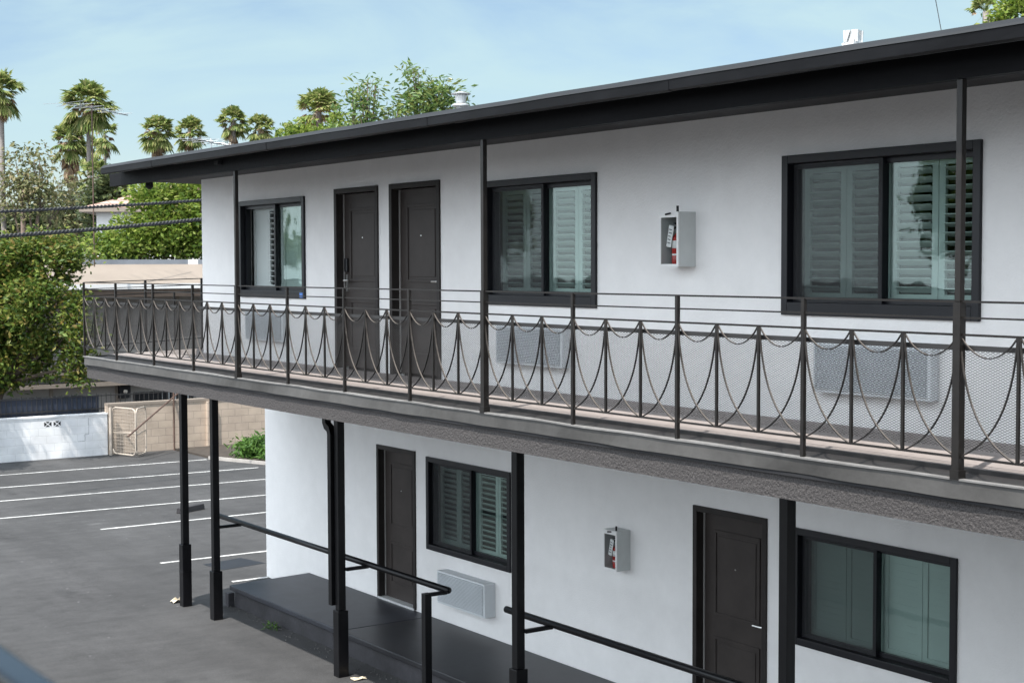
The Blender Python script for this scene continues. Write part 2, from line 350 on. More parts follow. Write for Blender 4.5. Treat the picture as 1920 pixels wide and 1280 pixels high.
# raised walkway along the ground floor
w=empty('raised_walkway',(-10,-.7,0));tag(w,kind='structure')
M['platform2']=mat('charcoal_floor_paint_fresh',(.0165,.0175,.0215),.42,(1.3,.3),(35,.2,.004),spec=.4,var2=(6,.2))
MB().poly([(-20.22,-1.36),(-16.86,-1.36),(-16.86,-.002),(-20.36,-.002)],.24,.31).build('walkway_slab',M['platform'],w,bevel=.012)
MB().poly([(-16.855,-1.36),(-.6,-1.36),(-.6,-.002),(-16.855,-.002)],.24,.31).build('walkway_slab',M['platform2'],w,bevel=.012)
MB().poly([(-20.16,-1.30),(-.6,-1.30),(-.6,-.004),(-20.30,-.004)],-.05,.239).build('walkway_base',M['platside'],w)
MB().box(-20.28,-20.17,-1.40,-1.30,0,.20).build('corner_block',M['platside'],w,bevel=.008)
# ------------------------------------------------------------------ motel
UY=-1.86; EY=-3.46; FZ=3.68
B_=empty('motel_building',(-10,0,0),'long two-storey white stucco motel wing with black doors and windows and a dark roof fascia','building')
def holed(x0,x1,z0,z1,holes,y,depth,b):
    xs=sorted({x0,x1}|{h[0] for h in holes}|{h[1] for h in holes});zs=sorted({z0,z1}|{h[2] for h in holes}|{h[3] for h in holes})
    for i in range(len(xs)-1):
        for j in range(len(zs)-1):
            cx=(xs[i]+xs[i+1])/2;cz=(zs[j]+zs[j+1])/2
            if any(h[0]<cx<h[1] and h[2]<cz<h[3] for h in holes): continue
            b.add([(xs[i],y,zs[j]),(xs[i+1],y,zs[j]),(xs[i+1],y,zs[j+1]),(xs[i],y,zs[j+1])],[(0,1,2,3)])
    for (a,c,d,e) in holes:
        for q in ([(a,y,d),(a,y,e),(a,y+depth,e),(a,y+depth,d)],[(c,y,e),(c,y,d),(c,y+depth,d),(c,y+depth,e)],[(a,y,e),(c,y,e),(c,y+depth,e),(a,y+depth,e)],[(c,y,d),(a,y,d),(a,y+depth,d),(c,y+depth,d)]):
            b.add(q,[(0,1,2,3)])
XR=0.0
doorsU=[(-15.94,-14.91),(-14.65,-13.60)]; winsU=[(-18.60,-16.71),(-12.75,-10.92),(-8.56,-6.68),(-3.6,-1.8)]
doorsL=[(-18.27,-17.24),(-11.70,-10.63),(-4.6,-3.55)]; winsL=[(-16.95,-15.01),(-10.27,-8.35)]
t=.05
hU=[(a+t,c-t,FZ-.02,5.79-t) for a,c in doorsU]+[(a+t,c-t,4.51+t,5.74-t) for a,c in winsU]
hL=[(a+t,c-t,.29,2.445-t) for a,c in doorsL]+[(winsL[0][0]+t,winsL[0][1]-t,1.19+t,2.41-t),(winsL[1][0]+t,winsL[1][1]-t,1.30+t,2.415-t)]
b=MB();holed(-19.86,XR,FZ-.1,6.2,hU,UY,.14,b)
b.add([(-19.86,UY,FZ-.1),(-19.86,UY,6.2),(-19.86,8,6.2),(-19.86,8,FZ-.1)],[(0,1,2,3)])
b.add([(XR,UY,FZ-.1),(XR,UY,6.2),(XR,8,6.2),(XR,8,FZ-.1)],[(3,2,1,0)])
b.add([(-19.86,8,FZ-.1),(-19.86,8,6.2),(XR,8,6.2),(XR,8,FZ-.1)],[(0,1,2,3)])
b.build('upper_wall',M['wall'],B_,recalc=False)
b=MB();holed(-21.84,XR,0,3.4,hL,0,.14,b)
b.add([(-21.84,0,0),(-21.84,0,3.4),(-21.84,8,3.4),(-21.84,8,0)],[(0,1,2,3)])
b.add([(XR,0,0),(XR,0,3.4),(XR,8,3.4),(XR,8,0)],[(3,2,1,0)])
b.add([(-21.84,8,0),(-21.84,8,3.4),(XR,8,3.4),(XR,8,0)],[(0,1,2,3)])
b.build('lower_wall',M['wall'],B_,recalc=False)
MB().box(-19.8,XR-.05,-1.45,7.9,3.45,3.6).build('storey_floor',M['dark'],B_)
# balcony slab: stucco body, metal flashing on its edge, floor topping
def off(pts,d): return pts
kx=-.40
def slabpoly(y): return [(-20.15+kx*(-(EY)+y),y),]
b=MB();b.poly([(XR,EY+.035),(XR,8),(-22.4,8),(-22.4,.75),(-20.13,EY+.035)],3.405,3.561);sb=b.build('balcony_slab',M['speckle'],B_)
b=MB();b.prism([(EY,3.585),(EY,3.69),(EY+.03,3.69),(EY+.03,3.585)],-20.13,XR,n=150,jit=.012)
b.add([(-20.16,EY,3.585),(-20.16,EY,3.69),(-22.42,.80,3.69),(-22.42,.80,3.585)],[(0,1,2,3)])
b.build('edge_flashing',M['flash'],B_,recalc=True)
b=MB();b.prism([(EY-.012,3.688),(EY-.012,3.698),(EY+.035,3.700),(EY+.035,3.688)],-20.16,XR,n=150,jit=.010);b.build('flashing_glint_lip',M['flashglint'],B_)
b=MB();b.box(-20.10,XR,EY+.012,EY+.034,3.562,3.584);b.build('drip_shadow',M['dark'],B_)  # black strip painted in as the shadow line below the flashing
b=MB();b.poly([(XR,EY+.03),(XR,-3.06),(-20.30,-3.06),(-20.14,EY+.03)],3.586,3.675);b.build('edge_strip',M['edgestrip'],B_)
MB().box(-20.30,XR,-3.082,-3.067,3.6755,3.703).build('floor_nosing',M['meshbar'],B_)
b=MB();b.poly([(XR,-3.065),(XR,UY-.002),(-19.87,UY-.002),(-19.87,7.9),(-21.85,7.9),(-21.85,.7),(-20.30,-3.065)],3.586,3.70);b.build('walkway_floor',M['floor'],B_)
# roof
b=MB();b.poly([(XR+.3,-3.40),(XR+.3,8.4),(-22.4,8.4),(-22.4,5),(-20.7,-2.6),(-18.88,-3.40)],6.10,6.19);b.build('roof',M['roofedge'],B_)
b=MB();b.prism([(-3.475,5.925),(-3.475,6.085),(-3.405,6.085),(-3.405,5.925)],-19.0,XR+.3,n=60,jit=.004);b.build('fascia_beam',M['beam'],B_)
b=MB();b.prism([(-3.478,6.088),(-3.72,6.046),(-3.748,6.056),(-3.752,6.118),(-3.73,6.120),(-3.478,6.145)],-18.56,XR+.3,n=80,jit=.004);b.build('gutter',M['gutter'],B_)
b=MB();b.prism([(-3.757,6.122),(-3.748,6.136),(-3.712,6.163),(-3.50,6.200),(-3.2,6.215),(-3.2,6.192),(-3.50,6.176),(-3.70,6.124)],-18.54,XR+.3,n=70,jit=.010);b.build('roof_edge',M['roofedge'],B_)
for x in (-16.9,-13.85,-10.8,-7.75,-4.7): MB().prism([(-3.478,6.084),(-3.721,6.042),(-3.751,6.053),(-3.7555,6.1165),(-3.73,6.1185),(-3.478,6.1435)],x-.03,x+.03).build('gutter_joint',M['gutter'],B_)
MB().box(-15.60,-15.50,-3.53,-3.479,6.01,6.05).build('gutter_outlet',M['dark'],B_)
MB().lathe([(.02,.05),(.045,.03),(.05,-.03),(.02,-.06)],(-18.35,-3.2,5.93),10).build('soffit_lamp',M['dark'],B_)
# conduit blemish dots etc. are left to the stucco material
def door(x0,x1,z0,z1,y,handle,keypad=False,thresh=False):
    d=empty('door',(0,0,0));d.parent=B_;d.location=Vector(((x0+x1)/2,y,z0))-B_.location
    b=MB();e=.06
    for (a,c,f,h) in ((x0,x0+e,z0,z1),(x1-e,x1,z0,z1),(x0+e,x1-e,z1-e,z1)): b.box(a,c,y-.022,y+.10,f,h)
    b.build('door_frame',M['doorframe'],d,bevel=.004)
    b=MB()
    X0,X1=x0+e+.002,x1-e-.002;Z0,Z1=z0+.02,z1-e-.003;yy=y+.085
    b.box(X0,X1,yy,yy+.045,Z0,Z1)
    W=X1-X0
    pan=[(X0+W*.17,X1-W*.13,z0+1.02,Z1-.17),(X0+W*.17,X1-W*.13,z0+.22,z0+.80)]
    leaf=b.build('door_leaf',M['door'],d)
    b=MB()
    for (a,c,f,h) in pan:
        k=.028
        for (p,q,r,s) in ((a,c,h-k,h),(a,c,f,f+k),(a,a+k,f+k,h-k),(c-k,c,f+k,h-k)): b.box(p,q,yy-.012,yy-.001,r,s)
        b.box(a+.06,c-.06,yy-.008,yy-.001,f+.06,h-.06)
    b.build('door_panels',M['door'],leaf,bevel=.003)
    MB().lathe([(.009,0),(.009,.012)],((X0+X1)/2,yy-.006,z0+1.52),8).build('peephole',M['chrome'],leaf)
    MB().box(X0+.002,X0+.018,yy-.014,yy-.002,Z0,Z1-.001).build('weather_strip',M['strip'],d)
    if handle:
        hx=X0+.07 if handle=='l' else X1-.05
        s=1 if handle=='l' else -1
        b=MB();b.box(hx-.02,hx+.02,yy-.012,yy-.0015,z0+.90,z0+1.10,0)
        b.tube([(hx,yy-.01,z0+1.03),(hx,yy-.055,z0+1.03),(hx+s*.02,yy-.06,z0+1.03),(hx+s*.12,yy-.06,z0+1.03)],.010,8)
        b.build('lever_handle',M['chrome'],d)
        if keypad: MB().box(hx-.035,hx+.035,yy-.03,yy-.0015,z0+1.13,z0+1.29).build('keypad_lock',M['black'],d,bevel=.008)
    if thresh: MB().box(x0+.03,x1-.03,y-.03,y+.1,z0-.01,z0+.018).build('threshold',M['galv'],d)
door(*doorsU[0],3.70,5.80,UY,'l',True);door(*doorsU[1],3.70,5.80,UY,'r')
door(*doorsL[0],.32,2.445,0,None,False,True);door(*doorsL[1],.32,2.445,0,'r');door(*doorsL[2],.32,2.445,0,'r')
def window(x0,x1,z0,z1,y,ops,sill=.10,sticker=False,scr=True,lglass=True):
    wn=empty('window',(0,0,0));wn.parent=B_;wn.location=Vector(((x0+x1)/2,y,z0))-B_.location
    e=.065;b=MB()
    for (a,c,f,h) in ((x0,x0+e,z0,z1),(x1-e,x1,z0,z1),(x0+e,x1-e,z1-e,z1),(x0+e,x1-e,z0,z0+sill)): b.box(a,c,y-.028,y+.13,f,h)
    b.build('window_frame',M['winframe'],wn,bevel=.005)
    xm=(x0+x1)/2;X0,X1,Z0,Z1=x0+e+.001,x1-e-.001,z0+sill+.001,z1-e-.001
    b=MB();s=.04
    for (a,c,yy) in ((X0,xm+.025,y+.055),(xm-.02,X1,y+.095)):
        for (p,q,f,h) in ((a,a+s,Z0,Z1),(c-s,c,Z0,Z1),(a+s,c-s,Z1-s,Z1),(a+s,c-s,Z0,Z0+s)): b.box(p,q,yy-.015,yy+.018,f,h)
    b.build('sash',M['winframe'],wn)
    if lglass: MB().box(X0+s-.003,xm+.025-s+.003,y+.055,y+.059,Z0+s-.003,Z1-s+.003).build('pane',M['glass'],wn)
    MB().box(xm-.02+s-.003,X1-s+.003,y+.095,y+.099,Z0+s-.003,Z1-s+.003).build('pane',M['glass'],wn)
    if scr: MB().box(X0+.012,xm+.02,y+.030,y+.032,Z0+.01,Z1-.01).build('insect_screen',M['screen'],wn)
    ys=y+.175;n=4;W=(X1-X0)/n
    for i in range(n):
        a=X0+W*i+.003;c=X0+W*(i+1)-.003;b=MB();st=.055
        b.box(a,a+st,ys-.014,ys+.014,Z0,Z1);b.box(c-st,c,ys-.014,ys+.014,Z0,Z1);b.box(a+st,c-st,ys-.014,ys+.014,Z1-.07,Z1);b.box(a+st,c-st,ys-.014,ys+.014,Z0,Z0+.07)
        nl=14;H=(Z1-Z0-.14)/nl
        op=ops[i]
        for k in range(nl):
            zc=Z0+.07+H*(k+.5);an=op+R.uniform(-.03,.03)
            Mx=Matrix.Translation((0,ys,zc))@Matrix.Rotation(an,4,'X')
            b.box(a+st+.002,c-st-.002,-.0035,.0035,-H*.56,H*.56,0,Mx)
        b.build('shutter',M['shutter'],wn)
    if sticker: MB().box(x1-.12,x1-.04,y-.031,y-.0285,z0+.015,z0+.075).build('sticker',M['blue'],wn)
    return wn
window(*winsU[0],4.50,5.75,UY,(.05,1.25,.10,.14),.09,True,False,False)
window(*winsU[1],4.51,5.74,UY,(1.12,1.14,1.10,1.14),.10)
window(*winsU[2],4.51,5.74,UY,(1.12,1.12,1.02,1.24),.10)
window(*winsU[3],4.51,5.74,UY,(.8,.8,.9,.9),.10)
window(*winsL[0],1.19,2.41,0,(.9,.95,1.02,1.02),.07)
window(*winsL[1],1.30,2.415,0,(.05,.05,.06,.05),.07)
# rooms behind the windows: inner back wall painted dark for their shade, so the panes do not look into the whole shell
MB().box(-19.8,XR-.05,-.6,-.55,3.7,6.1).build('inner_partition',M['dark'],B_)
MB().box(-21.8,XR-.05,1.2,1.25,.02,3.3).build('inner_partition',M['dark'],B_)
# ------------------------------------------------------------------ wall air conditioners
def aircon(x0,x1,z0,z1,y,dep,label,dots=False):
    a=empty('wall_air_conditioner',((x0+x1)/2,y,z0),label,'air conditioner','air conditioner grilles set in the motel wall')
    b=MB();yf=y-dep
    b.box(x0,x1,yf,y-.001,z0,z1);h=b.build('housing',M['grille'],a,bevel=.008)
    b=MB();n=22;H=(z1-z0-.05)/n
    for k in range(n):
        z=z0+.025+H*k
        b.prism([(yf-.002,z),(yf-.016,z+H*.30),(yf-.016,z+H*.62),(yf-.002,z+H*.74)],x0+.02,x1-.035)
    if dots:
        for k in range(9): 
            xx=x0+.02+(x1-x0-.055)*(k+.5)/9; b.box(xx-.004,xx+.004,yf-.018,yf-.002,z0+.02,z1-.02)
    b.build('grille',M['grille'],a)
    MB().box(x0+.021,x1-.036,yf-.0018,yf-.0005,z0+.024,z1-.024).build('grille_backing',mat('grille_shade_'+str(len(bpy.data.materials)),(.30,.32,.34),.7),a)
    return a
aircon(-18.33,-17.23,3.95,4.32,UY,.07,'pale air conditioner grille under the small window beside the two upstairs doors')
aircon(-12.44,-11.34,3.94,4.32,UY,.09,'pale air conditioner grille behind the balcony mesh, under the middle upstairs window')
aircon(-8.15,-7.03,3.94,4.32,UY,.09,'pale air conditioner grille behind the balcony mesh, under the nearest upstairs window')
aircon(-16.46,-15.36,.585,1.005,0,.16,'pale louvred air conditioner low on the ground floor wall beside the handrail end')
# ------------------------------------------------------------------ extinguisher cabinets
def cabinet(x0,x1,z0,z1,y,dep,label,lab2):
    c=empty('extinguisher_cabinet',((x0+x1)/2,y,z0),label,'cabinet','fire extinguisher cabinets on the motel walls')
    yf=y-dep;k=.016;b=MB()
    b.box(x0,x0+k,yf,y-.001,z0,z1);b.box(x1-k,x1,yf,y-.001,z0,z1);b.box(x0+k,x1-k,yf,y-.001,z0,z0+k);b.box(x0+k,x1-k,yf,y-.001,z1-k,z1);b.box(x0+k,x1-k,y-.02,y-.001,z0+k,z1-k,1)
    b.build('housing',[M['cabinet'],M['cabin']],c)
    b=MB();f=.022
    for (a,d,e,h) in ((x0,x0+f,z0,z1),(x1-f,x1,z0,z1),(x0+f,x1-f,z0,z0+f),(x0+f,x1-f,z1-.045,z1)): b.box(a,d,yf-.012,yf-.0005,e,h)
    b.build('door_frame',M['white'],c)
    MB().box(x0+f,x1-f,yf-.006,yf-.004,z0+f,z1-.045).build('pane',M['clear'],c)
    b=MB();xm=(x0+x1)/2;b.tube([(xm-.03,yf-.02,z1-.02),(xm+.03,yf-.02,z1-.012)],.008,6);b.box(x1-.05,x1-.035,yf+.01,yf+.025,z1,z1+.05);b.build('latch',M['dark'],c)
    e=empty('fire_extinguisher',(xm+.02,y-.10,z0+k),lab2,'fire extinguisher','fire extinguishers in the wall cabinets')
    r=.062;h=z1-z0;cx,cy,cz=xm+.018,y-dep*.5,z0+k+.001
    MB().lathe([(r*.9,0),(r,.015),(r,h*.30),],(cx,cy,cz),18).build('tank',M['red'],e,True)
    MB().lathe([(r*1.004,h*.30),(r*1.004,h*.44)],(cx,cy,cz),18).build('label_band',M['white'],e,True)
    MB().lathe([(r,h*.44),(r*.95,h*.50),(r*.55,h*.57),(.018,h*.60),(.018,h*.66)],(cx,cy,cz),18).build('neck',M['red'],e,True)
    b=MB();b.box(cx-.012,cx+.012,cy-.03,cy+.09,cz+h*.66,cz+h*.70);b.tube([(cx,cy+.02,cz+h*.72),(cx,cy-.06,cz+h*.76)],.008,6);b.build('valve_handle',M['dark'],e)
    b=MB();b.tube([(cx-.01,cy-.03,cz+h*.68),(cx-.06,cy-.03,cz+h*.66),(cx-.085,cy-.02,cz+h*.5),(cx-.082,cy,cz+h*.3),(cx-.075,cy,cz+h*.12)],.011,8);b.build('hose',M['dark'],e)
    Mx=Matrix.Translation((cx-.035,cy-.07,cz+h*.52))@Matrix.Rotation(.22,4,'Y')
    b=MB();b.box(-.03,.03,-.002,.002,-.09,.09,0,Mx);tg=b.build('inspection_tag',M['white'],e)
    b=MB()
    for q in range(5): b.box(-.022,.020-.006*(q%3),-.0032,-.0022,-.06+q*.028,-.052+q*.028,0,Mx)
    b.build('tag_print',M['print'],tg)
    MB().lathe([(r*1.008,h*.17),(r*1.008,h*.20)],(cx,cy,cz),18).build('emblem',M['white'],e)
cabinet(-9.83,-9.585,4.885,5.34,UY,.18,'white extinguisher cabinet on the upper wall between the two large windows','red extinguisher with white tag inside the upstairs wall cabinet')
cabinet(-12.97,-12.735,1.60,2.035,0,.18,'white extinguisher cabinet on the ground floor wall between black post and door','red extinguisher with white tag inside the ground floor wall cabinet')
# ------------------------------------------------------------------ balcony railing
RAIL=empty('balcony_railing',(-20.16,EY,3.70),'long dark iron balcony railing with draped swag bars and wire mesh along the upper walkway','railing')
PX=[-20.15,-18.94,-17.66,-16.44,-15.22,-14.01,-12.80,-11.59,-10.39,-9.18,-7.98,-6.78,-5.58,-4.38,-3.18,-1.98,-.78]
YR=EY+.015
ZB,ZL,ZM,ZT=3.818,4.505,4.60,4.69
def swagbars(P,Q):      # P,Q ground points of neighbouring nodes (x,y,dz)
    P=Vector(P);Q=Vector(Q);d=Q-P
    def pt(u,z): return P+d*u+Vector((0,0,z))
    L=d.length
    pts=[pt(.03+(.94)*i/12,ZL-.008-.118*math.sin(PI*i/12)**.8) for i in range(13)]
    b=MB();b.tube(pts,.0032,4,0,True,True,1.7);b.build('swag_bar',M['irondust'],RAIL)
    for s in (0,1):
        pts=[]
        for i in range(15):
            q=i/14;u=2*q*(1-q)*.10+q*q;v=2*q*(1-q)*.80+q*q
            u=.035+u*.94
            if s:u=1-u
            pts.append(pt(u,ZL-.01-(ZL-ZB-.012)*v))
        o=(Vector((-d.y,d.x,0)).normalized())*(.006 if s else -.006)
        b=MB();b.tube([p+o for p in pts],.0032,4,0,True,True,1.8);b.build('curved_bar',M['irondust'],RAIL)
for i,x in enumerate(PX):
    tall=(i in (4,8,12,16))
    w=.050 if tall else .026
    b=MB();b.box(x-w/2,x+w/2,YR-w/2,YR+w/2,3.69,ZT if not tall else ZT-.001)
    if tall: b.box(x-w/2-.006,x+w/2+.006,YR-w/2-.006,YR+w/2+.006,3.69,3.745)
    b.build('post',M['iron'],RAIL)
    if i+1<len(PX):
        for k in range(3):
            a=x+(PX[i+1]-x)*k/3;c=x+(PX[i+1]-x)*(k+1)/3
            swagbars((a,YR,0),(c,YR,0))
            if k: 
                b=MB();b.box(a-.0085,a+.0085,YR-.0085,YR+.0085,ZB,ZL);b.add([(a-.028,YR-.004,ZL-.03),(a+.028,YR-.004,ZL-.03),(a+.012,YR-.004,ZL),(a-.012,YR-.004,ZL),(a-.028,YR+.004,ZL-.03),(a+.028,YR+.004,ZL-.03),(a+.012,YR+.004,ZL),(a-.012,YR+.004,ZL)],[(0,1,2,3),(7,6,5,4),(0,4,5,1),(2,6,7,3),(1,5,6,2),(0,3,7,4)])
                b.build('baluster',M['iron'],RAIL)
for nm,z,w in (('top_rail',ZT,.012),('middle_rail',ZM,.010),('lower_rail',ZL,.013),('bottom_rail',ZB,.013)):
    b=MB()
    for i in range(len(PX)-1):
        b.box(PX[i],PX[i+1],YR-w/2,YR+w/2,z-w/2,z+w/2)
    # corner return, rising slightly along the sagging slab end
    n=6;ex,ey=-21.45,-.35
    b.bar((PX[0],YR,z),(ex,ey,z+.05),w);b.build(nm,M['iron'],RAIL)
b=MB()
for i in range(1,7):
    u=i/6;x=PX[0]+(-21.45-PX[0])*u;y=YR+(-.35-YR)*u
    if i%2==0: b=MB();b.box(x-.015,x+.015,y-.015,y+.015,3.69,ZT+.05*u);b.build('post',M['iron'],RAIL)
    else: b=MB();b.box(x-.011,x+.011,y-.011,y+.011,ZB,ZL+.05*u);b.build('baluster',M['iron'],RAIL)
ym=YR+.022
MB().box(PX[0]+.02,XR-.8,ym,ym+.002,3.862,4.415).build('wire_mesh',M['mesh'],RAIL)
MB().box(PX[0]+.02,XR-.8,ym-.004,ym+.010,4.416,4.446).build('mesh_top_bar',M['meshbar'],RAIL)
b=MB();q=.022
b.add([(PX[0]+q,YR,3.865),(-21.45+q,-.35,3.905),(-21.45+q,-.35,4.47),(PX[0]+q,YR,4.42)],[(0,1,2,3)]);b.build('wire_mesh',M['mesh'],RAIL,recalc=False)
# posts from the railing up to the fascia
lab={-15.22:'thin dark post from railing to roof fascia beside the small upstairs window',-10.39:'thin dark post from railing to roof fascia at left edge of middle upstairs window',-5.58:'thin dark post from railing to roof fascia in front of nearest upstairs window',-.78:'thin dark post from railing to roof fascia at near end of the balcony'}
for x,l in lab.items():
    b=MB();b.box(x-.020,x+.020,YR-.020,YR+.020,ZT,5.924)
    tag(b.build('roof_post',M['iron'],bevel=.003),l,'post','thin posts holding the roof fascia above the railing')
# ------------------------------------------------------------------ ground floor posts
def post(x,y,h,sl,label,joint=None,w=.095,round_=False):
    a=empty('support_post',(x,y,0),label,'post','black steel posts holding up the balcony')
    b=MB();k=w/2
    b.box(x-k,x+k,y-k,y+k,sl,h);b.build('shaft',M['blackpost'],a,bevel=.006)
    b=MB();k=.068
    if round_: b.lathe([(k,0),(k,joint or sl),(k-.004,(joint or sl)),(k-.004,sl)],(x,y,0),20)
    else: b.box(x-k,x+k,y-k,y+k,0,sl)
    if joint and not round_: b.box(x-k-.003,x+k+.003,y-k-.003,y+k+.003,joint-.012,joint+.012)
    b.build('sleeve',M['blackpost'],a,bevel=.006)
post(-20.62,-1.86,3.404,.90,'black post standing farthest out at the balcony corner, nearest the parking lines',.50)
post(-19.58,-1.84,3.404,.68,'black post at the walkway corner where the handrail starts')
post(-15.97,-1.82,3.404,.80,'black post with square downspout strapped to its side')
post(-12.21,-1.85,3.404,.92,'black post right of the smaller ground floor window')
post(-8.51,-1.85,3.404,.9,'black post between ground floor door and large right window')
post(-4.75,-1.85,3.404,.9,'black post near the unseen end of the walkway')
b=MB();dy=-1.865
b.tube([(-16.20,dy,3.40),(-16.20,dy,3.03),(-16.17,dy,2.99),(-16.10,dy,2.96),(-16.075,dy,2.9),(-16.075,dy,2.6),(-16.075,dy,.85)],.040,4,0,True,True)
tag(b.build('downspout',M['blackpost']),'square black downspout elbowing out from balcony beside a post','downspout')
def handrail(pts,br,label,legs=()):
    a=empty('handrail',pts[0],label,'handrail','black pipe handrails along the raised walkway')
    b=MB();b.tube(pts,.036,14);b.build('rail',M['blackpost'],a,True)
    for (x,y0,y1,z) in br:
        b=MB();b.box(x-.022,x+.022,y0,y1,z-.055,z-.015);b.build('bracket',M['blackpost'],a,bevel=.004)
    for (x,y,z0,z1) in legs:
        b=MB();b.box(x-.042,x+.042,y-.042,y+.042,z0,z1);b.build('leg',M['blackpost'],a,bevel=.004)
HZ=1.34;HY=-1.50
HZ=1.33
handrail([(-20.28,HY,HZ),(-14.05,HY,HZ)],[(-19.53,-1.80,HY+.02,HZ),(-15.90,-1.78,HY+.02,HZ),(-14.13,-1.70,HY+.02,HZ)],'black pipe handrail in front of the left ground floor door, ending in a short leg',[(-14.13,-1.74,0,HZ-.015)])
handrail([(-12.93,HY,HZ),(-5.0,HY,HZ)],[(-12.15,-1.81,HY+.02,HZ),(-8.45,-1.81,HY+.02,HZ)],'black pipe handrail running past the right ground floor door toward the frame edge')
# ------------------------------------------------------------------ things on the roof
def vent(x,y,zt,label,square,k):
    v=empty('roof_vent',(x,y,6.19),label,'roof vent','metal vents on the motel roof')
    MB().lathe([(.10*k,0),(.10*k,zt-6.19-.28*k)],(x,y,6.19),16).build('flue_pipe',M['galv'],v,True)
    b=MB()
    if square:
        b.box(x-.16*k,x+.16*k,y-.16*k,y+.16*k,zt-.30*k,zt-.25*k)
        for an in range(4):
            Mz=Matrix.Translation((x,y,zt-.13*k))@Matrix.Rotation(an*PI/2+.35,4,'Z')
            for s_ in (-1,1):
                pts=[Mz@Vector(p) for p in ((s_*.16*k,.14*k,.12*k),(s_*.01*k,.14*k,.12*k),(s_*.10*k,.13*k,-.12*k),(s_*.15*k,.13*k,-.12*k),(s_*.16*k,.11*k,.12*k),(s_*.01*k,.11*k,.12*k),(s_*.10*k,.11*k,-.12*k),(s_*.15*k,.11*k,-.12*k))]
                b.add(pts,[(0,1,2,3),(7,6,5,4),(0,4,5,1),(2,6,7,3),(1,5,6,2),(0,3,7,4)])
        b.box(x-.10*k,x+.10*k,y-.10*k,y+.10*k,zt-.24*k,zt-.02*k)
    else:
        b.lathe([(.13*k,-.30*k),(.18*k,-.27*k),(.18*k,-.24*k),(.10*k,-.22*k)],(x,y,zt),16);b.lathe([(.10*k,-.21*k),(.13*k,-.05*k)],(x,y,zt),16);b.lathe([(.20*k,-.04*k),(.21*k,-.02*k),(.05*k,.02*k)],(x,y,zt),16)
    b.build('vent_cap',M['galv'],v)
q=at(1600,57,22);vent(q.x,q.y,q.z,'white square-capped metal vent standing alone on the roof toward the right',True,.72)
q=at(864,174,26);vent(q.x,q.y,q.z,'round-capped metal vent beside the leafy tree top behind the roof',False,.82)
def antenna(x,y,z0,z1,ang,L,label,mastm,tilt):
    a=empty('tv_antenna',(x,y,z0),label,'antenna','rooftop TV antennas')
    MB().tube([(x,y,z0),(x,y,z1+.1)],.02,8).build('mast',mastm,a)
    d=Vector((math.cos(ang),math.sin(ang),tilt)).normalized();s=Vector((-d.y,d.x,0)).normalized();c=Vector((x,y,z1))
    b=MB();b.tube([c-d*L*.42,c+d*L*.58],.018,6);b.build('boom',M['alum'],a)
    b=MB()
    for i in range(11):
        p=c+d*L*(-.40+.09*i);h=L*(.32-.016*i)
        rk=.16 if i%2 else -.10
        b.tube([p-s*h+d*rk,p,p+s*h+d*rk],.006,5)
    b.build('elements',M['alum'],a)
q=at(172,203,46);antenna(q.x,q.y,at(172,500,46).z,q.z,math.radians(115),2.6,'spindly TV antenna on a rust red mast in front of the tallest palm',M['rust'],-.06)
q=at(396,267,40);antenna(q.x,q.y,6.19 if False else 3.5,q.z,math.radians(120),1.9,'small TV antenna just above the roof edge in front of a palm pair',M['galv'],-.05)
# ------------------------------------------------------------------ back boundary
BX=-38.5
ww=empty('white_block_wall',(BX,-1,0),'white painted block wall at the back of the parking lot','wall')
MB().box(BX-.2,BX,-9,3.40,0,1.06).build('wall_body',M['blockwhite'],ww)
MB().box(BX-.22,BX+.02,-9,3.41,1.061,1.10).build('wall_cap',M['blockwhite'],ww)
b=MB();yc=1.95
for k in range(2):
    for (u,v) in ((-.08,0),(.08,0),(0,.05),(0,-.05)):
        y=yc-.11+k*.24
        if u: b.add([(BX+.004,y+u*.25,.90),(BX+.004,y+u*1.15,.84),(BX+.004,y+u*1.15,.96)],[(0,1,2)])
        else: b.add([(BX+.004,y,.90+v*.3),(BX+.004,y-.055,.90+v*1.3),(BX+.004,y+.055,.90+v*1.3)],[(0,1,2)])
b.build('pierced_block',M['dark'],ww,recalc=False)
b=MB()
for (y0,y1,z0,z1) in ((2.62,2.80,.40,.408),(2.795,2.803,.40,.58),(2.795,2.90,.575,.583),(2.895,2.901,.58,1.0)): b.box(BX+.001,BX+.004,y0,y1,z0,z1)
b.build('crack',M['cabin'],ww)
tw=empty('tan_block_wall',(BX,8,0),'tan bare block wall at the back of the lot beside the white one','wall')
MB().box(BX-.25,BX-.02,3.42,14,0,1.26).build('wall_body',M['blocktan'],tw)
MB().box(BX-.27,BX,3.42,14,1.261,1.33).build('wall_cap',M['tan'],tw)
MB().box(BX-.019,BX+.10,6.15,6.35,0,1.25).build('pilaster',M['blocktan'],tw)
# spiked fence on the white wall with navy windscreen
fn=empty('spiked_fence',(BX-.3,0,1.1),'low spiked iron fence with navy screen on top of the white block wall','fence')
b=MB()
y=-6
while y<6.0:
    hh=1.60+R.uniform(-.03,.03);b.tube([(BX-.32,y,.9),(BX-.32,y,hh-.05),(BX-.32,y,hh)],[.010,.010,.002],5);y+=.13
b.build('pickets',M['meshbar'],fn)
b=MB();b.box(BX-.335,BX-.305,-6,6,1.52,1.545);b.box(BX-.335,BX-.305,-6,6,1.18,1.205);b.build('rails',M['meshbar'],fn)
b=MB();b.box(BX-.36,BX-.345,-6,3.3,1.0,1.55);b.build('privacy_screen',M['navy'],fn)
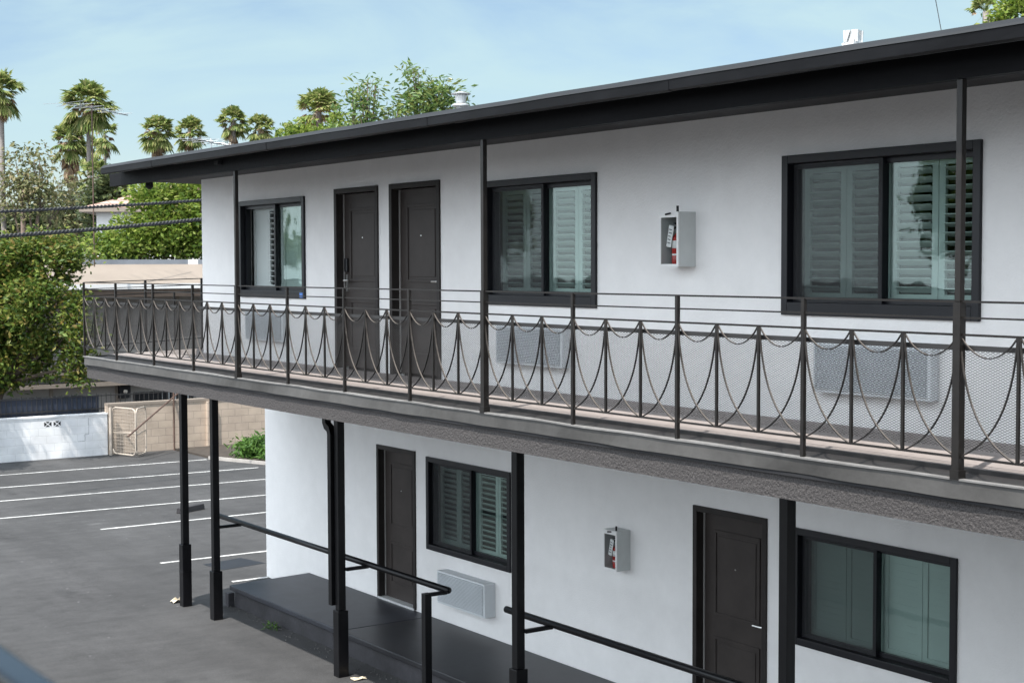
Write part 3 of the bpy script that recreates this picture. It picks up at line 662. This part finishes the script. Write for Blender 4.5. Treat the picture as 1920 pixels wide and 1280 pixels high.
# wire gate folded against the wall
gt=empty('wire_gate',(BX+.5,3.9,0),'cream tubular wire gate standing open against the tan block wall','gate')
def tubeframe(P,Q,z0,z1,r,nm):
    P=Vector(P);Q=Vector(Q);d=(Q-P);L=d.length;d.normalize();c=.12
    def pp(u,z): return (P.x+d.x*u,P.y+d.y*u,z)
    pts=[pp(0,z0+c),pp(0,z1-c),pp(c*.3,z1-c*.3),pp(c,z1),pp(L-c,z1),pp(L-c*.3,z1-c*.3),pp(L,z1-c),pp(L,z0+c),pp(L-c*.3,z0+c*.3),pp(L-c,z0),pp(c,z0),pp(c*.3,z0+c*.3),pp(0,z0+c)]
    b=MB();b.tube(pts,r,7);b.tube([pp(0,(z0+z1)*.45),pp(L,(z0+z1)*.45+.05)],r*.8,6);b.build(nm,M['gatewire'],gt,True)
    b=MB()
    for i in range(1,9): b.tube([pp(L*i/9,z0),pp(L*i/9,z1)],.0028,4)
    for i in range(1,14): b.tube([pp(0,z0+(z1-z0)*i/14),pp(L,z0+(z1-z0)*i/14)],.0028,4)
    b.build('wire_grid',M['gatewire'],gt)
tubeframe((BX+.12,3.50,0),(BX+1.0,3.78,0),.05,1.25,.020,'gate_leaf')
tubeframe((BX+1.0,3.80,0),(BX+.45,4.27,0),.05,1.25,.018,'gate_leaf')
MB().tube([(BX+.12,3.44,0),(BX+.12,3.44,1.25)],.04,8).build('gate_post',M['gatewire'],gt)
b=MB();a_=at(240,818,38.0);c_=at(336,735,41);b.tube([a_,c_],.022,6);tag(b.build('leaning_pole',M['rust']),'thin dark pole leaning diagonally against the top of tan block wall','pole')
b=MB();q=at(374,842,39.2);b.tube([(BX+.13,q.y,0),(BX+.13,q.y,1.55)],.025,8);tag(b.build('pipe_post',M['rust']),'thin rusty pipe post against the tan wall pilaster','post')
# bush and its kerbed bed
bd=empty('planting_bed',(-35.2,6.8,0),kind=None) if False else None
b=MB();b.poly([(-36.0,5.25),(-34.25,5.95),(-34.2,9),(-38.4,9),(-38.4,5.2)],0,.05);tag(b.build('planting_soil',M['dirt']),kind='structure')
b=MB();b.tube([(-36.1,5.2,.03),(-34.2,5.9,.03),(-34.15,9,.03)],.045,4,0,True,True);tag(b.build('bed_kerb',M['kerb']),kind='structure')
# wheel stop
ws=MB();ws.prism([(-.075,0),(-.06,.11),(.06,.11),(.075,0)],-.34,.34)
o=ws.build('wheel_stop',M['stop'],bevel=.01);tag(o,'short dark wheel stop lying in a parking bay behind the corner post','wheel stop')
o.location=(-28.6,1.55,.002);o.rotation_euler=(0,0,math.atan2(1.91-1.22,-28.75+28.42))
# ------------------------------------------------------------------ foliage
def leafcloud(blobs,n,size,aspect=.5,clump=.28,per=26,seed=1,droop=.0,shell=.55):
    r=random.Random(seed);vs=[];fs=[]
    tot=sum(b[3]*b[4]*b[5] for b in blobs)
    for (cx,cy,cz,rx,ry,rz) in blobs:
        nc=max(3,int(n/per*rx*ry*rz/tot))
        for _ in range(nc):
            while True:
                d=Vector((r.gauss(0,1),r.gauss(0,1),r.gauss(0,1)))
                if d.length>.1: break
            d.normalize();k=(shell+(1-shell)*r.random()) if r.random()<.8 else r.random()
            k*=1+.24*r.uniform(-1,1)
            c=Vector((cx+d.x*rx*k,cy+d.y*ry*k,cz+d.z*rz*k))
            cr=clump*r.uniform(.6,1.5);pp=int(per*r.uniform(.5,1.5))
            for _ in range(pp):
                p=c+Vector((r.gauss(0,cr*.5),r.gauss(0,cr*.5),r.gauss(0,cr*.4)))
                a=Vector((r.gauss(0,1)+d.x,r.gauss(0,1)+d.y,r.gauss(0,.7)-droop));a.normalize()
                u=Vector((r.gauss(0,1),r.gauss(0,1),r.gauss(0,1)+.8));u=(u-a*u.dot(a))
                if u.length<.05: continue
                u.normalize();w=a.cross(u);L=size*r.uniform(.6,1.35);W=L*aspect*.5
                o=len(vs)
                vs+=[p,p+a*L*.5+w*W+u*L*.06,p+a*L,p+a*L*.5-w*W+u*L*.06]
                fs+=[(o,o+1,o+2),(o,o+2,o+3)]
    m=MB();m.v=[tuple(v) for v in vs];m.f=fs;m.m=[0]*len(fs);return m
def tree(base,blobs,n,size,lm,label,cat='tree',group=None,name='leafy_tree',trunk=.14,seed=1,**kw):
    t=empty(name,base,label,cat,group);r=random.Random(seed+99)
    leafcloud(blobs,n,size,seed=seed,**kw).build('crown',lm,t,recalc=False)
    b=MB();base=Vector(base);top=sum((Vector(q[:3]) for q in blobs),Vector())/len(blobs)
    fork=base.lerp(top,.45);b.tube([base,base.lerp(fork,.5)+Vector((r.uniform(-.1,.1),r.uniform(-.1,.1),0)),fork],[trunk,trunk*.85,trunk*.7],9)
    for q in blobs:
        c=Vector(q[:3]);mid=fork.lerp(c,.55)+Vector((r.uniform(-.2,.2),r.uniform(-.2,.2),.1))
        b.tube([fork,mid,c+Vector((0,0,q[5]*.4))],[trunk*.5,trunk*.3,trunk*.1],6)
        for _ in range(4):
            e=c+Vector((r.uniform(-1,1)*q[3]*.8,r.uniform(-1,1)*q[4]*.8,r.uniform(-.5,.9)*q[5]*.8));b.tube([mid.lerp(c,.5),e],[trunk*.18,trunk*.04],5)
    b.build('trunk',M['bark'],t,True)
    return t
def blob(px,py,d,rpx,rpy,depth=None):
    p=at(px,py,d);k=d/F;rx=rpx*k;return (p.x,p.y,p.z,depth or rx,rx,rpy*k)
# big bronze-green tree over the back wall
D=42
bl=[blob(75,485,D,62,44),blob(10,500,D,55,50),blob(125,478,D+.5,26,28),blob(60,590,D-.9,52,55),blob(-20,590,D,70,90),blob(128,560,D-.3,28,40),blob(135,640,D-.8,34,60),blob(85,665,D-.4,40,42),blob(20,690,D,52,45),blob(40,545,D,50,40),blob(150,695,D-.8,15,28),blob(-80,560,D,80,110)]
q=at(-40,760,D);tree((q.x,q.y,0),bl,42000,.155,M['leaf_orange'],'dense bronze-tipped green tree bulging over the back wall at the left edge',seed=3,trunk=.16,clump=.36,per=80,shell=.86,name='dense_tree')
# bright tree behind the taupe building
D=58
bl=[blob(248,455,D,62,44),blob(320,420,D,62,60),blob(350,455,D,50,40),blob(210,465,D,40,30),blob(300,370,D,60,28),blob(390,400,D,60,75),blob(366,430,D,26,60),blob(372,385,D,16,46),blob(345,350,D,34,18),blob(280,350,D,26,16)]
q=at(300,520,D);tree((q.x,q.y,0),bl,22000,.20,M['leaf_bright'],'bright yellow-green tree behind the taupe building, left of the motel corner',seed=5,trunk=.2,clump=.4,per=30,name='bright_tree')
# sparse grey tree
D=95
bl=[blob(30,320,D,34,42),blob(75,300,D,28,30),blob(20,380,D,40,38),blob(75,370,D,40,40),blob(105,400,D,32,30),blob(50,345,D,45,40)]
q=at(50,500,D);tree((q.x,q.y,0),bl,2500,.30,M['leaf_euc'],'tall sparse grey-green tree behind the utility pole at far left',seed=8,trunk=.25,clump=.9,per=22,name='sparse_tree',droop=.6)
D=100
bl=[blob(120,400,D,28,30),blob(150,370,D,28,35),blob(175,420,D,24,30),blob(110,350,D,12,30)]
q=at(140,500,D);tree((q.x,q.y,0),bl,2200,.30,M['leaf_euc'],'thin grey-green tree between the two tall palm trunks',seed=9,trunk=.2,clump=.8,per=18,name='sparse_tree',droop=.5)
D=120
bl=[blob(60,425,D,50,34),blob(120,430,D,45,30),blob(0,430,D,45,34),blob(180,440,D,40,30)]
q=at(80,500,D);tree((q.x,q.y,0),bl,9000,.45,M['leaf_dark'],'dark green tree mass low behind the cables at far left',seed=11,trunk=.3,clump=1.0,per=28,name='dark_tree')
D=90
bl=[blob(200,365,D,22,30),blob(215,345,D,14,20),blob(190,400,D,20,25)]
q=at(200,500,D);tree((q.x,q.y,0),bl,4200,.36,M['leaf_dark'],'small dark tree below the left tip of the roof',seed=12,trunk=.2,clump=.7,per=24,name='dark_tree')
# trees rising behind the motel roof
D=34
bl=[blob(680,205,D,36,34),blob(662,180,D,22,25),blob(690,155,D,20,20),blob(705,170,D,12,18),blob(640,250,D,30,18),blob(700,240,D,28,16),blob(730,210,D,10,14)]
q=at(680,320,D);tree((q.x,q.y,0),bl,760,.18,M['leaf_willow'],'airy narrow-leaved tree top behind the roof beside the brown-skirted palm',seed=21,trunk=.1,clump=.3,per=12,name='airy_tree',aspect=.32)
bl=[blob(800,190,D,46,36),blob(775,155,D,24,26),blob(830,185,D,32,30),blob(760,215,D,24,16),blob(845,205,D,26,20),blob(778,135,D,10,12),blob(735+10,215,D,14,14)]
q=at(800,320,D);tree((q.x,q.y,0),bl,1700,.17,M['leaf_willow'],'fuller narrow-leaved tree top behind the roof beside the round-capped vent',seed=22,trunk=.1,clump=.28,per=16,name='airy_tree',aspect=.32)
D=60
bl=[blob(545,250,D,24,14),blob(590,252,D,40,16),blob(640,235,D,26,18),blob(560,240,D,12,8)]
q=at(590,400,D);tree((q.x,q.y,0),bl,1600,.2,M['leaf_bright'],'low yellow-green leaves showing at the roof edge around the brown-skirted palm',seed=23,trunk=.14,clump=.3,per=18,name='low_tree')
D=55
bl=[blob(1905,15,D,30,24),blob(1935,5,D,40,30),blob(1880,35,D,24,16)]
q=at(1900,200,D);tree((q.x,q.y,0),bl,1800,.22,M['leaf_bright'],'leafy tree top at the extreme upper right corner above the roof',seed=24,trunk=.14,clump=.35,per=20,name='leafy_tree')
# shade tree left of the frame whose shadow falls on the white wall
bl=[(-36.9,-2.5,4.6,1.0,1.0,1.2),(-36.9,-2.9,3.2,1.0,.9,.9)]
tree((-36.6,-3.2,0),bl,5200,.16,M['leaf_orange'],'small street tree beside the white wall outside the left edge',seed=31,trunk=.08,clump=.3,per=26,name='shade_tree')
bl=[(-36.5,-1.35,8.5,.55,.6,.9),(-36.7,-3.6,7.9,.75,.8,1.1)]
tree((-36.4,-3.6,0),bl,2600,.16,M['leaf_orange'],'slim tall tree beside the white wall outside the left edge',seed=32,trunk=.06,clump=.25,per=18,name='shade_tree')
# bush in the bed
bl=[(-35.6,6.3,.24,.50,.60,.27),(-35.4,7.0,.26,.55,.6,.28),(-35.0,6.7,.20,.5,.6,.22)]
bs=empty('green_bush',(-35.4,6.6,.05),'round fresh green bush in a kerbed bed against the tan wall','bush')
leafcloud(bl,5200,.17,.3,.2,20,seed=41,droop=.3).build('foliage',M['leaf_fresh'],bs,recalc=False)
b=MB()
for k in range(9):
    an=k*.7;b.tube([(-35.4,6.65,.04),(-35.4+.4*math.cos(an),6.65+.5*math.sin(an),.34)],[.012,.004],5)
b.build('stems',M['bark'],bs)
# ------------------------------------------------------------------ palms
def frond(b,c,d,L,fan,mi,r,nseg=12,spread=1.35,droop=.35):
    d=d.normalized();side=d.cross(Vector((0,0,1)))
    if side.length<.05: side=Vector((1,0,0))
    side.normalize();up=side.cross(d)
    tip=c+d*L+Vector((0,0,-droop*L*.25))
    b.add([c-side*.03,c+side*.03,tip+side*.012,tip-side*.012],[(0,1,2,3)],mi)
    for i in range(nseg):
        t=(i/(nseg-1)-.5)*2;an=t*spread
        e=(d*math.cos(an)+side*math.sin(an)+up*(-.10*abs(t)+r.uniform(-.06,.06))).normalized()
        le=fan*(1-.22*abs(t))*r.uniform(.85,1.1);w=e.cross(up).normalized()*fan*.115
        m_=tip+e*le*.55+Vector((0,0,-droop*fan*.08));z=tip+e*le+Vector((0,0,-droop*fan*.42))
        b.add([tip,m_+w,z,m_-w],[(0,1,2,3)],mi)
def palm(px,cy,d,rpx,label,skirt=1.0,seed=1,trunkr=.16,ybase=None,lean=0,dead=18,green=66,drop=.8):
    r=random.Random(seed);c=at(px,cy,d);Rm=rpx*d/F
    p=empty('palm_tree',(c.x,c.y,0),label,'palm tree','fan palms on the skyline')
    b=MB();n=10;b.tube([(c.x+lean*(1-i/n)**2,c.y+lean*(1-i/n)**2,c.z*i/n) for i in range(n+1)],[trunkr*(1.25-.35*i/n) for i in range(n+1)],10);b.build('trunk',M['trunk'],p,True)
    g=MB()
    for i in range(green):
        el=math.radians(r.uniform(-50,85) if i>8 else r.uniform(30,85));az=r.uniform(0,2*PI)
        dv=Vector((math.cos(el)*math.cos(az),math.cos(el)*math.sin(az),math.sin(el)))
        frond(g,c,dv,Rm*r.uniform(.45,.66),Rm*r.uniform(.46,.60),0,r,droop=drop+.5*max(0,-math.sin(el)))
    g.build('fronds',M['palm'],p,recalc=False)
    if dead:
        g=MB()
        for i in range(dead):
            az=r.uniform(0,2*PI);el=math.radians(r.uniform(-88,-58));dv=Vector((math.cos(el)*math.cos(az),math.cos(el)*math.sin(az),math.sin(el)))
            c2=c-Vector((0,0,Rm*r.uniform(.0,.5)*skirt));frond(g,c2,dv,Rm*.32*skirt,Rm*.42,0,r,9,.55,.8)
        for i in range(int(dead*.6)):
            az=r.uniform(0,2*PI);el=math.radians(r.uniform(-40,30));dv=Vector((math.cos(el)*math.cos(az),math.cos(el)*math.sin(az),math.sin(el)))
            frond(g,c,dv,Rm*.42,Rm*.34,0,r,9,.7,1.0)
        g.build('dead_skirt',M['palmdead'],p,recalc=False)
    return p
palm(2,168,95,48,'tall slim palm cut by the left edge of the photo',1,1,.15,dead=14)
palm(165,192,100,56,'tallest palm with shaggy brown-green head behind the TV antenna',.55,2,.15,dead=30,green=64)
palm(131,262,120,42,'palm with long pale brown skirt left of the tallest palm',2.0,3,.17,dead=44)
palm(196,252,120,38,'thin palm with one broken frond right of the tallest palm',.9,4,.12,dead=10,green=20)
palm(166,278,140,32,'small palm head half hidden behind the tallest palm trunk',.8,5,.14,dead=10,green=24)
palm(180,330,95,40,'low palm head showing just left of the roof tip',.5,6,.2,dead=6,green=30)
palm(296,245,125,38,'left palm of the pair above the left roof edge',1.2,7,.2,dead=26)
palm(357,245,130,34,'right palm of the pair above the left roof edge',1.0,8,.2,dead=18)
palm(437,225,120,34,'palm with fat brown skirt above the roof, left of its green neighbour',1.9,9,.2,dead=40)
palm(487,238,125,32,'green palm just right of the fat-skirted palm above the roof',.9,10,.18,dead=14)
palm(545,250,130,26,'low palm head barely clearing the roof edge',.6,14,.18,dead=6,green=24)
palm(597,205,85,50,'large palm with reddish brown skirt beside the airy tree top',1.3,11,.2,dead=22)
palm(1850,22,70,44,'palm head above the roof at the upper right corner',.8,12,.2,dead=4,green=30)
# ------------------------------------------------------------------ poles, cables and wires
up_=empty('utility_pole',at(42,440,100),'weathered wooden utility pole with crossarm in front of the sparse tree','utility pole')
q=at(42,350,100);up_.location=(q.x,q.y,0)
MB().tube([(q.x,q.y,0),(q.x,q.y,q.z+.1)],[.20,.14],10).build('pole',M['wood'],up_,True)
b=MB();s=CX*1.0;b.bar(Vector((q.x,q.y,q.z-.15))-s*.85,Vector((q.x,q.y,q.z-.15))+s*.85,.14);b.build('crossarm',M['wood'],up_)
b=MB()
for k in (-.75,-.35,.35,.75): b.lathe([(.05,0),(.06,.12),(.03,.2)],tuple(Vector((q.x,q.y,q.z-.08))+s*k),8)
b.build('insulators',M['galv'],up_)
MB().lathe([(.22,-.9),(.22,-.3)],(q.x-.1,q.y+.3,q.z),10).build('transformer',M['wood'],up_)
def cable(P,Q,sag,r,label,twist=True,name='bundled_cable',cat='cable',m='cable',group=None):
    P=Vector(P);Q=Vector(Q);b=MB();n=300 if twist else 40
    for s in range(2 if twist else 1):
        pts=[]
        for i in range(n+1):
            u=i/n;p=P.lerp(Q,u)-Vector((0,0,4*sag*u*(1-u)))
            if twist:
                a=u*2*PI*46+s*PI;p=p+Vector((0,.55,.0))*r*math.cos(a)*.6+Vector((0,0,1))*r*math.sin(a)*.6
            pts.append(p)
        b.tube(pts,r*(.62 if twist else 1),6)
    return tag(b.build(name,M[m],None,True),label,cat,group)
cable(at(-120,450,30),at(520,395,36),.06,.042,'lower thick twisted black cable crossing in front of the trees at left',group='thick overhead cables')
cable(at(-120,401,31),at(520,364,37),.05,.034,'upper thick twisted black cable crossing in front of the house roof at left',group='thick overhead cables')
cable(at(1752,-12,20),at(1768,75,20),.0,.006,'thin dark wire rising into the sky above the roof at right',False,'thin_wire','wire','cable')
# ------------------------------------------------------------------ neighbouring taupe building
NX=-47
nb=empty('taupe_building',(NX-5,8,0),'low taupe building with sloped tan roof edge behind the back wall','building')
MB().box(NX-12,NX,-14,26,-1,4.15).build('wall',M['tanwall'],nb)
b=MB();b.add([(NX+1.0,-14,4.30),(NX+1.0,26,4.30),(NX-.9,26,4.98),(NX-.9,-14,4.98),(NX+1.0,-14,4.24),(NX+1.0,26,4.24),(NX-.9,26,4.2),(NX-.9,-14,4.2)],[(0,1,2,3),(4,7,6,5),(0,4,5,1),(2,6,7,3),(0,3,7,4),(1,5,6,2)]);b.build('roof_slope',M['tan'],nb)
MB().box(NX-11.5,NX-.88,-14,26,4.9,5.13).build('roof_coping',M['coping'],nb)
b=MB()
for y in (1.9,9.6): b.box(NX-.879,NX-.872,y,y+.35,4.93,5.135)
b.build('coping_joint',M['housewhite'],nb)
MB().box(NX+1.001,NX+1.06,-14,26,4.20,4.36).build('eave_gutter',M['housewhite'],nb)
MB().box(NX+.001,NX+.95,-14,26,3.95,4.195).build('eave_soffit',M['eave'],nb)
b=MB()
for k in range(14):
    y=-8+2.1*k;b.box(NX+.001,NX+.05,y,y+.10,-1,3.94)
b.build('battens',M['tan'],nb)
for z in (1.62,1.22):
    b=MB();b.box(NX+.06,NX+.55,-14,26,z-.06,z+.06);b.build('ledge',M['tan'],nb)
for (y0,y1) in ((2.1,5.6),(7.3,9.4),(11,13)):
    wd=MB();wd.box(NX+.002,NX+.04,y0,y1,.1,.86);wo=wd.build('window',M['dark'],nb)
    b=MB();yy=y0+(y1-y0)*.45
    while yy<y1: b.box(NX+.05,NX+.075,yy,yy+.03,.1,.86);yy+=.22
    b.build('window_bars',M['galv'],wo)
b=MB();q=at(260,738,47.5);b.box(NX+.06,NX+.22,q.y-.18,q.y+.18,q.z-.22,q.z+.25);lm=b.build('wall_lamp',M['dark'],nb);MB().lathe([(.05,-.05),(.07,0),(.05,.05)],(NX+.25,q.y,q.z),10).build('lamp_globe',M['lampglass'],lm)
# ------------------------------------------------------------------ tiled house behind
hx=at(150,389,78);ez=hx.z
ho=empty('tiled_house',(hx.x,hx.y,0),'white house with a terracotta tiled hip roof behind the bright tree','house')
HA=Vector((CX.x,CX.y,0)).normalized();HB=Vector((CZ.x,CZ.y,0)).normalized()
rz=math.atan2(HA.y,HA.x)+math.radians(6)
def hb(*a): 
    b=MB();b.box(*a);return b
def hput(b,nm,m,par):        # parts are modelled in the house's own axes, then turned
    c,s_=math.cos(rz),math.sin(rz);b.v=[(hx.x+x*c-y*s_,hx.y+x*s_+y*c,z) for x,y,z in b.v];return b.build(nm,m,par)
hput(hb(.7,17,.7,12,0,ez-.23),'wall',M['housewhite'],ho)
b=MB();b.add([(0,0,ez),(18,0,ez),(18,13,ez),(0,13,ez),(6.4,6.5,ez+2.1),(11.6,6.5,ez+2.1)],[(0,1,5,4),(1,2,5),(2,3,4,5),(3,0,4),(3,2,1,0)]);hput(b,'roof',M['tile'],ho)
hput(hb(-.05,18.05,-.05,13.05,ez-.22,ez-.012),'eave_board',M['tan'],ho)
hput(hb(2.2,3.2,.62,.69,ez-2.4,ez-1.0),'window',M['dark'],ho)
q=at(361,333,86);gb=MB();gb.box(0,5,0,4,0,1)
c_,s_=math.cos(rz),math.sin(rz);gb=MB();gb.box(0,6,0,4,0,q.z);gb.v=[(q.x+x*c_-y*s_,q.y+x*s_+y*c_,z) for x,y,z in gb.v];gb.build('gable_wall',M['housewhite'],ho)
# ------------------------------------------------------------------ wing the picture is taken from
ow=empty('opposite_wing',(1,-12.5,0),'matching short white motel wing across the lot behind the viewpoint','building')
MB().box(-4,6,-20,-12.2,0,6.2).build('wall',M['wall'],ow)
MB().box(-4,6,-12.19,-10.25,3.42,3.68).build('balcony_slab',M['flash'],ow)
MB().box(-4.3,6.3,-20.3,-10.2,6.22,6.42).build('roof',M['beam'],ow)
for k in range(2):
    x=-3.5+4.6*k
    wo=MB().box(x,x+1.85,-12.19,-12.15,4.5,5.72).build('window',M['winframe'],ow);MB().box(x+2.4,x+3.4,-12.19,-12.15,3.69,5.8).build('door',M['door'],ow)
    MB().box(x,x+1.85,-12.19,-12.15,1.2,2.4).build('window',M['winframe'],ow);MB().box(x+2.4,x+3.4,-12.19,-12.15,.02,2.3).build('door',M['door'],ow)
nr=empty('near_handrail',(-.9,-10.08,3.68),'out of focus dark handrail cutting the lower left corner close to the camera','handrail')
MB().box(-3.9,2,-10.091,-10.068,4.643,4.666).build('rail',mat('near_rail_paint',(.035,.042,.060),.24,spec=.9),nr,bevel=.004)
b=MB()
for k in range(3): b.box(-3.9+2.9*k,-3.86+2.9*k,-10.1,-10.06,3.68,4.64)
b.build('posts',M['black'],nr)
# ------------------------------------------------------------------ small litter and stones by the walkway
b=MB();r2=random.Random(4)
for k in range(170):
    x=r2.uniform(-20.3,-13);y=-1.36-abs(r2.gauss(0,.10));s=r2.uniform(.004,.016)
    b.add([(x-s,y,.003),(x,y-s,.003),(x+s,y,.003),(x,y+s,.003),(x,y,.003+s)],[(0,1,4),(1,2,4),(2,3,4),(3,0,4)])
tag(b.build('gravel',M['flash'],recalc=False),kind='stuff')
def scrap(px,py,s,label,nm,m,seed):
    r=random.Random(seed);p=at(px,py,1);d=p-CAM;tt=-CAM.z/d.z;p=CAM+d*tt;b=MB();vs=[]
    for i in range(4):
        for j in range(4): vs.append((p.x+(i-1.5)*s*.5+r.uniform(-.1,.1)*s,p.y+(j-1.5)*s*.8+r.uniform(-.1,.1)*s,.006+abs(r.gauss(0,.25))*s))
    b.add(vs,[(i*4+j,i*4+j+1,i*4+j+5,i*4+j+4) for i in range(3) for j in range(3)]);tag(b.build(nm,M[m],recalc=False),label,'litter')
scrap(334,1128,.09,'crumpled dry leaf scrap at the foot of the outermost post','dry_leaf','paper',2)
scrap(672,1273,.07,'pale scrap of litter on the asphalt below the downspout post','paper_scrap','paper',3)
tf=leafcloud([(-18.55,-1.46,.05,.10,.07,.05)],90,.06,.3,.06,16,seed=44);tag(tf.build('weed_tuft',M['leaf_fresh'],recalc=False),'small green weed tuft growing against the raised walkway','weed')
for k,(x,y,l) in enumerate([(-16,-33,'leafy tree across the lot, nearest of the reflected row'),(-31,-34,'leafy tree across the lot, middle of the reflected row'),(-46,-32,'leafy tree across the lot, third of the reflected row'),(-57,-30,'leafy tree across the lot, fourth of the reflected row'),(-66,-33,'leafy tree across the lot, fifth of the reflected row'),(-77,-30,'leafy tree across the lot, sixth of the reflected row'),(-92,-33,'leafy tree across the lot, last of the reflected row')]):
    src=[o for o in COL.objects if o.name.startswith('bright_tree') and o.parent is None][0]
    c=copy_tree(src);c.location=(x,y,0);c.rotation_euler.z=k*1.3;tag(c,l,'tree','trees across the lot')
# ------------------------------------------------------------------ light
S=Vector((.25,-.525,1)).normalized();el=math.asin(S.z);az=math.atan2(S.x,S.y)
sun=bpy.data.lights.new('sun','SUN');sun.energy=3.0;sun.angle=math.radians(.53);sun.color=(1,.955,.89)
so=bpy.data.objects.new('sun',sun);COL.objects.link(so);so.rotation_euler=S.to_track_quat('Z','Y').to_euler();so.location=(0,-20,30)
W=bpy.data.worlds.new('World');sc.world=W;W.use_nodes=True;N=W.node_tree.nodes;L=W.node_tree.links
bg=N['Background'];sky=N.new('ShaderNodeTexSky');sky.sky_type='NISHITA';sky.sun_disc=False;sky.sun_elevation=el;sky.sun_rotation=az;sky.air_density=1.0;sky.dust_density=.6;sky.ozone_density=2.2;sky.altitude=50
L.new(sky.outputs[0],bg.inputs[0]);bg.inputs[1].default_value=.060
b2=N.new('ShaderNodeBackground');b2.inputs[0].default_value=(.69,.935,1,1);b2.inputs[1].default_value=.37
tc=N.new('ShaderNodeTexCoord');mp=N.new('ShaderNodeMapping');mp.inputs['Scale'].default_value=(1.2,1.2,4.5);mp.inputs['Rotation'].default_value=(.25,.1,.3);L.new(tc.outputs['Generated'],mp.inputs[0])
no=N.new('ShaderNodeTexNoise');no.inputs['Scale'].default_value=3.4;no.inputs['Detail'].default_value=7;no.inputs['Roughness'].default_value=.55;no.inputs['Distortion'].default_value=.6;L.new(mp.outputs[0],no.inputs[0])
mr=N.new('ShaderNodeMapRange');mr.inputs['From Min'].default_value=.44;mr.inputs['From Max'].default_value=.66;mr.inputs['To Min'].default_value=.12;mr.inputs['To Max'].default_value=.85;L.new(no.outputs['Fac'],mr.inputs[0])
mx=N.new('ShaderNodeMixShader');L.new(mr.outputs[0],mx.inputs[0]);L.new(bg.outputs[0],mx.inputs[1]);L.new(b2.outputs[0],mx.inputs[2]);# added bright sky behind the viewpoint, unseen, to fill the shaded facade
b3=N.new('ShaderNodeBackground');b3.inputs[0].default_value=(.84,.92,1,1);b3.inputs[1].default_value=1.32
dt=N.new('ShaderNodeVectorMath');dt.operation='DOT_PRODUCT';dt.inputs[1].default_value=(.1,-1,.3);L.new(tc.outputs['Generated'],dt.inputs[0])
ms=N.new('ShaderNodeMapRange');ms.interpolation_type='SMOOTHSTEP';ms.inputs['From Min'].default_value=-.1;ms.inputs['From Max'].default_value=.7;ms.inputs['To Max'].default_value=.9;L.new(dt.outputs['Value'],ms.inputs[0])
m2=N.new('ShaderNodeMixShader');L.new(ms.outputs[0],m2.inputs[0]);L.new(mx.outputs[0],m2.inputs[1]);L.new(b3.outputs[0],m2.inputs[2])
L.new(m2.outputs[0],N['World Output'].inputs[0])
# ------------------------------------------------------------------ camera
cd=bpy.data.cameras.new('camera');co=bpy.data.objects.new('camera',cd);COL.objects.link(co);sc.camera=co
Mx=Matrix.Identity(4)
for i,v in enumerate((CX,-CYD,-CZ)):
    for j in range(3): Mx[j][i]=v[j]
Mx.translation=CAM;co.matrix_world=Mx
cd.sensor_width=36;cd.lens=F/1920*36;cd.clip_start=.05;cd.clip_end=2000
cd.dof.use_dof=True;cd.dof.focus_distance=14;cd.dof.aperture_fstop=11
sc.view_settings.view_transform='Standard';sc.view_settings.look='None';sc.view_settings.exposure=1.25;sc.view_settings.gamma=1
sc.cycles.transparent_max_bounces=16
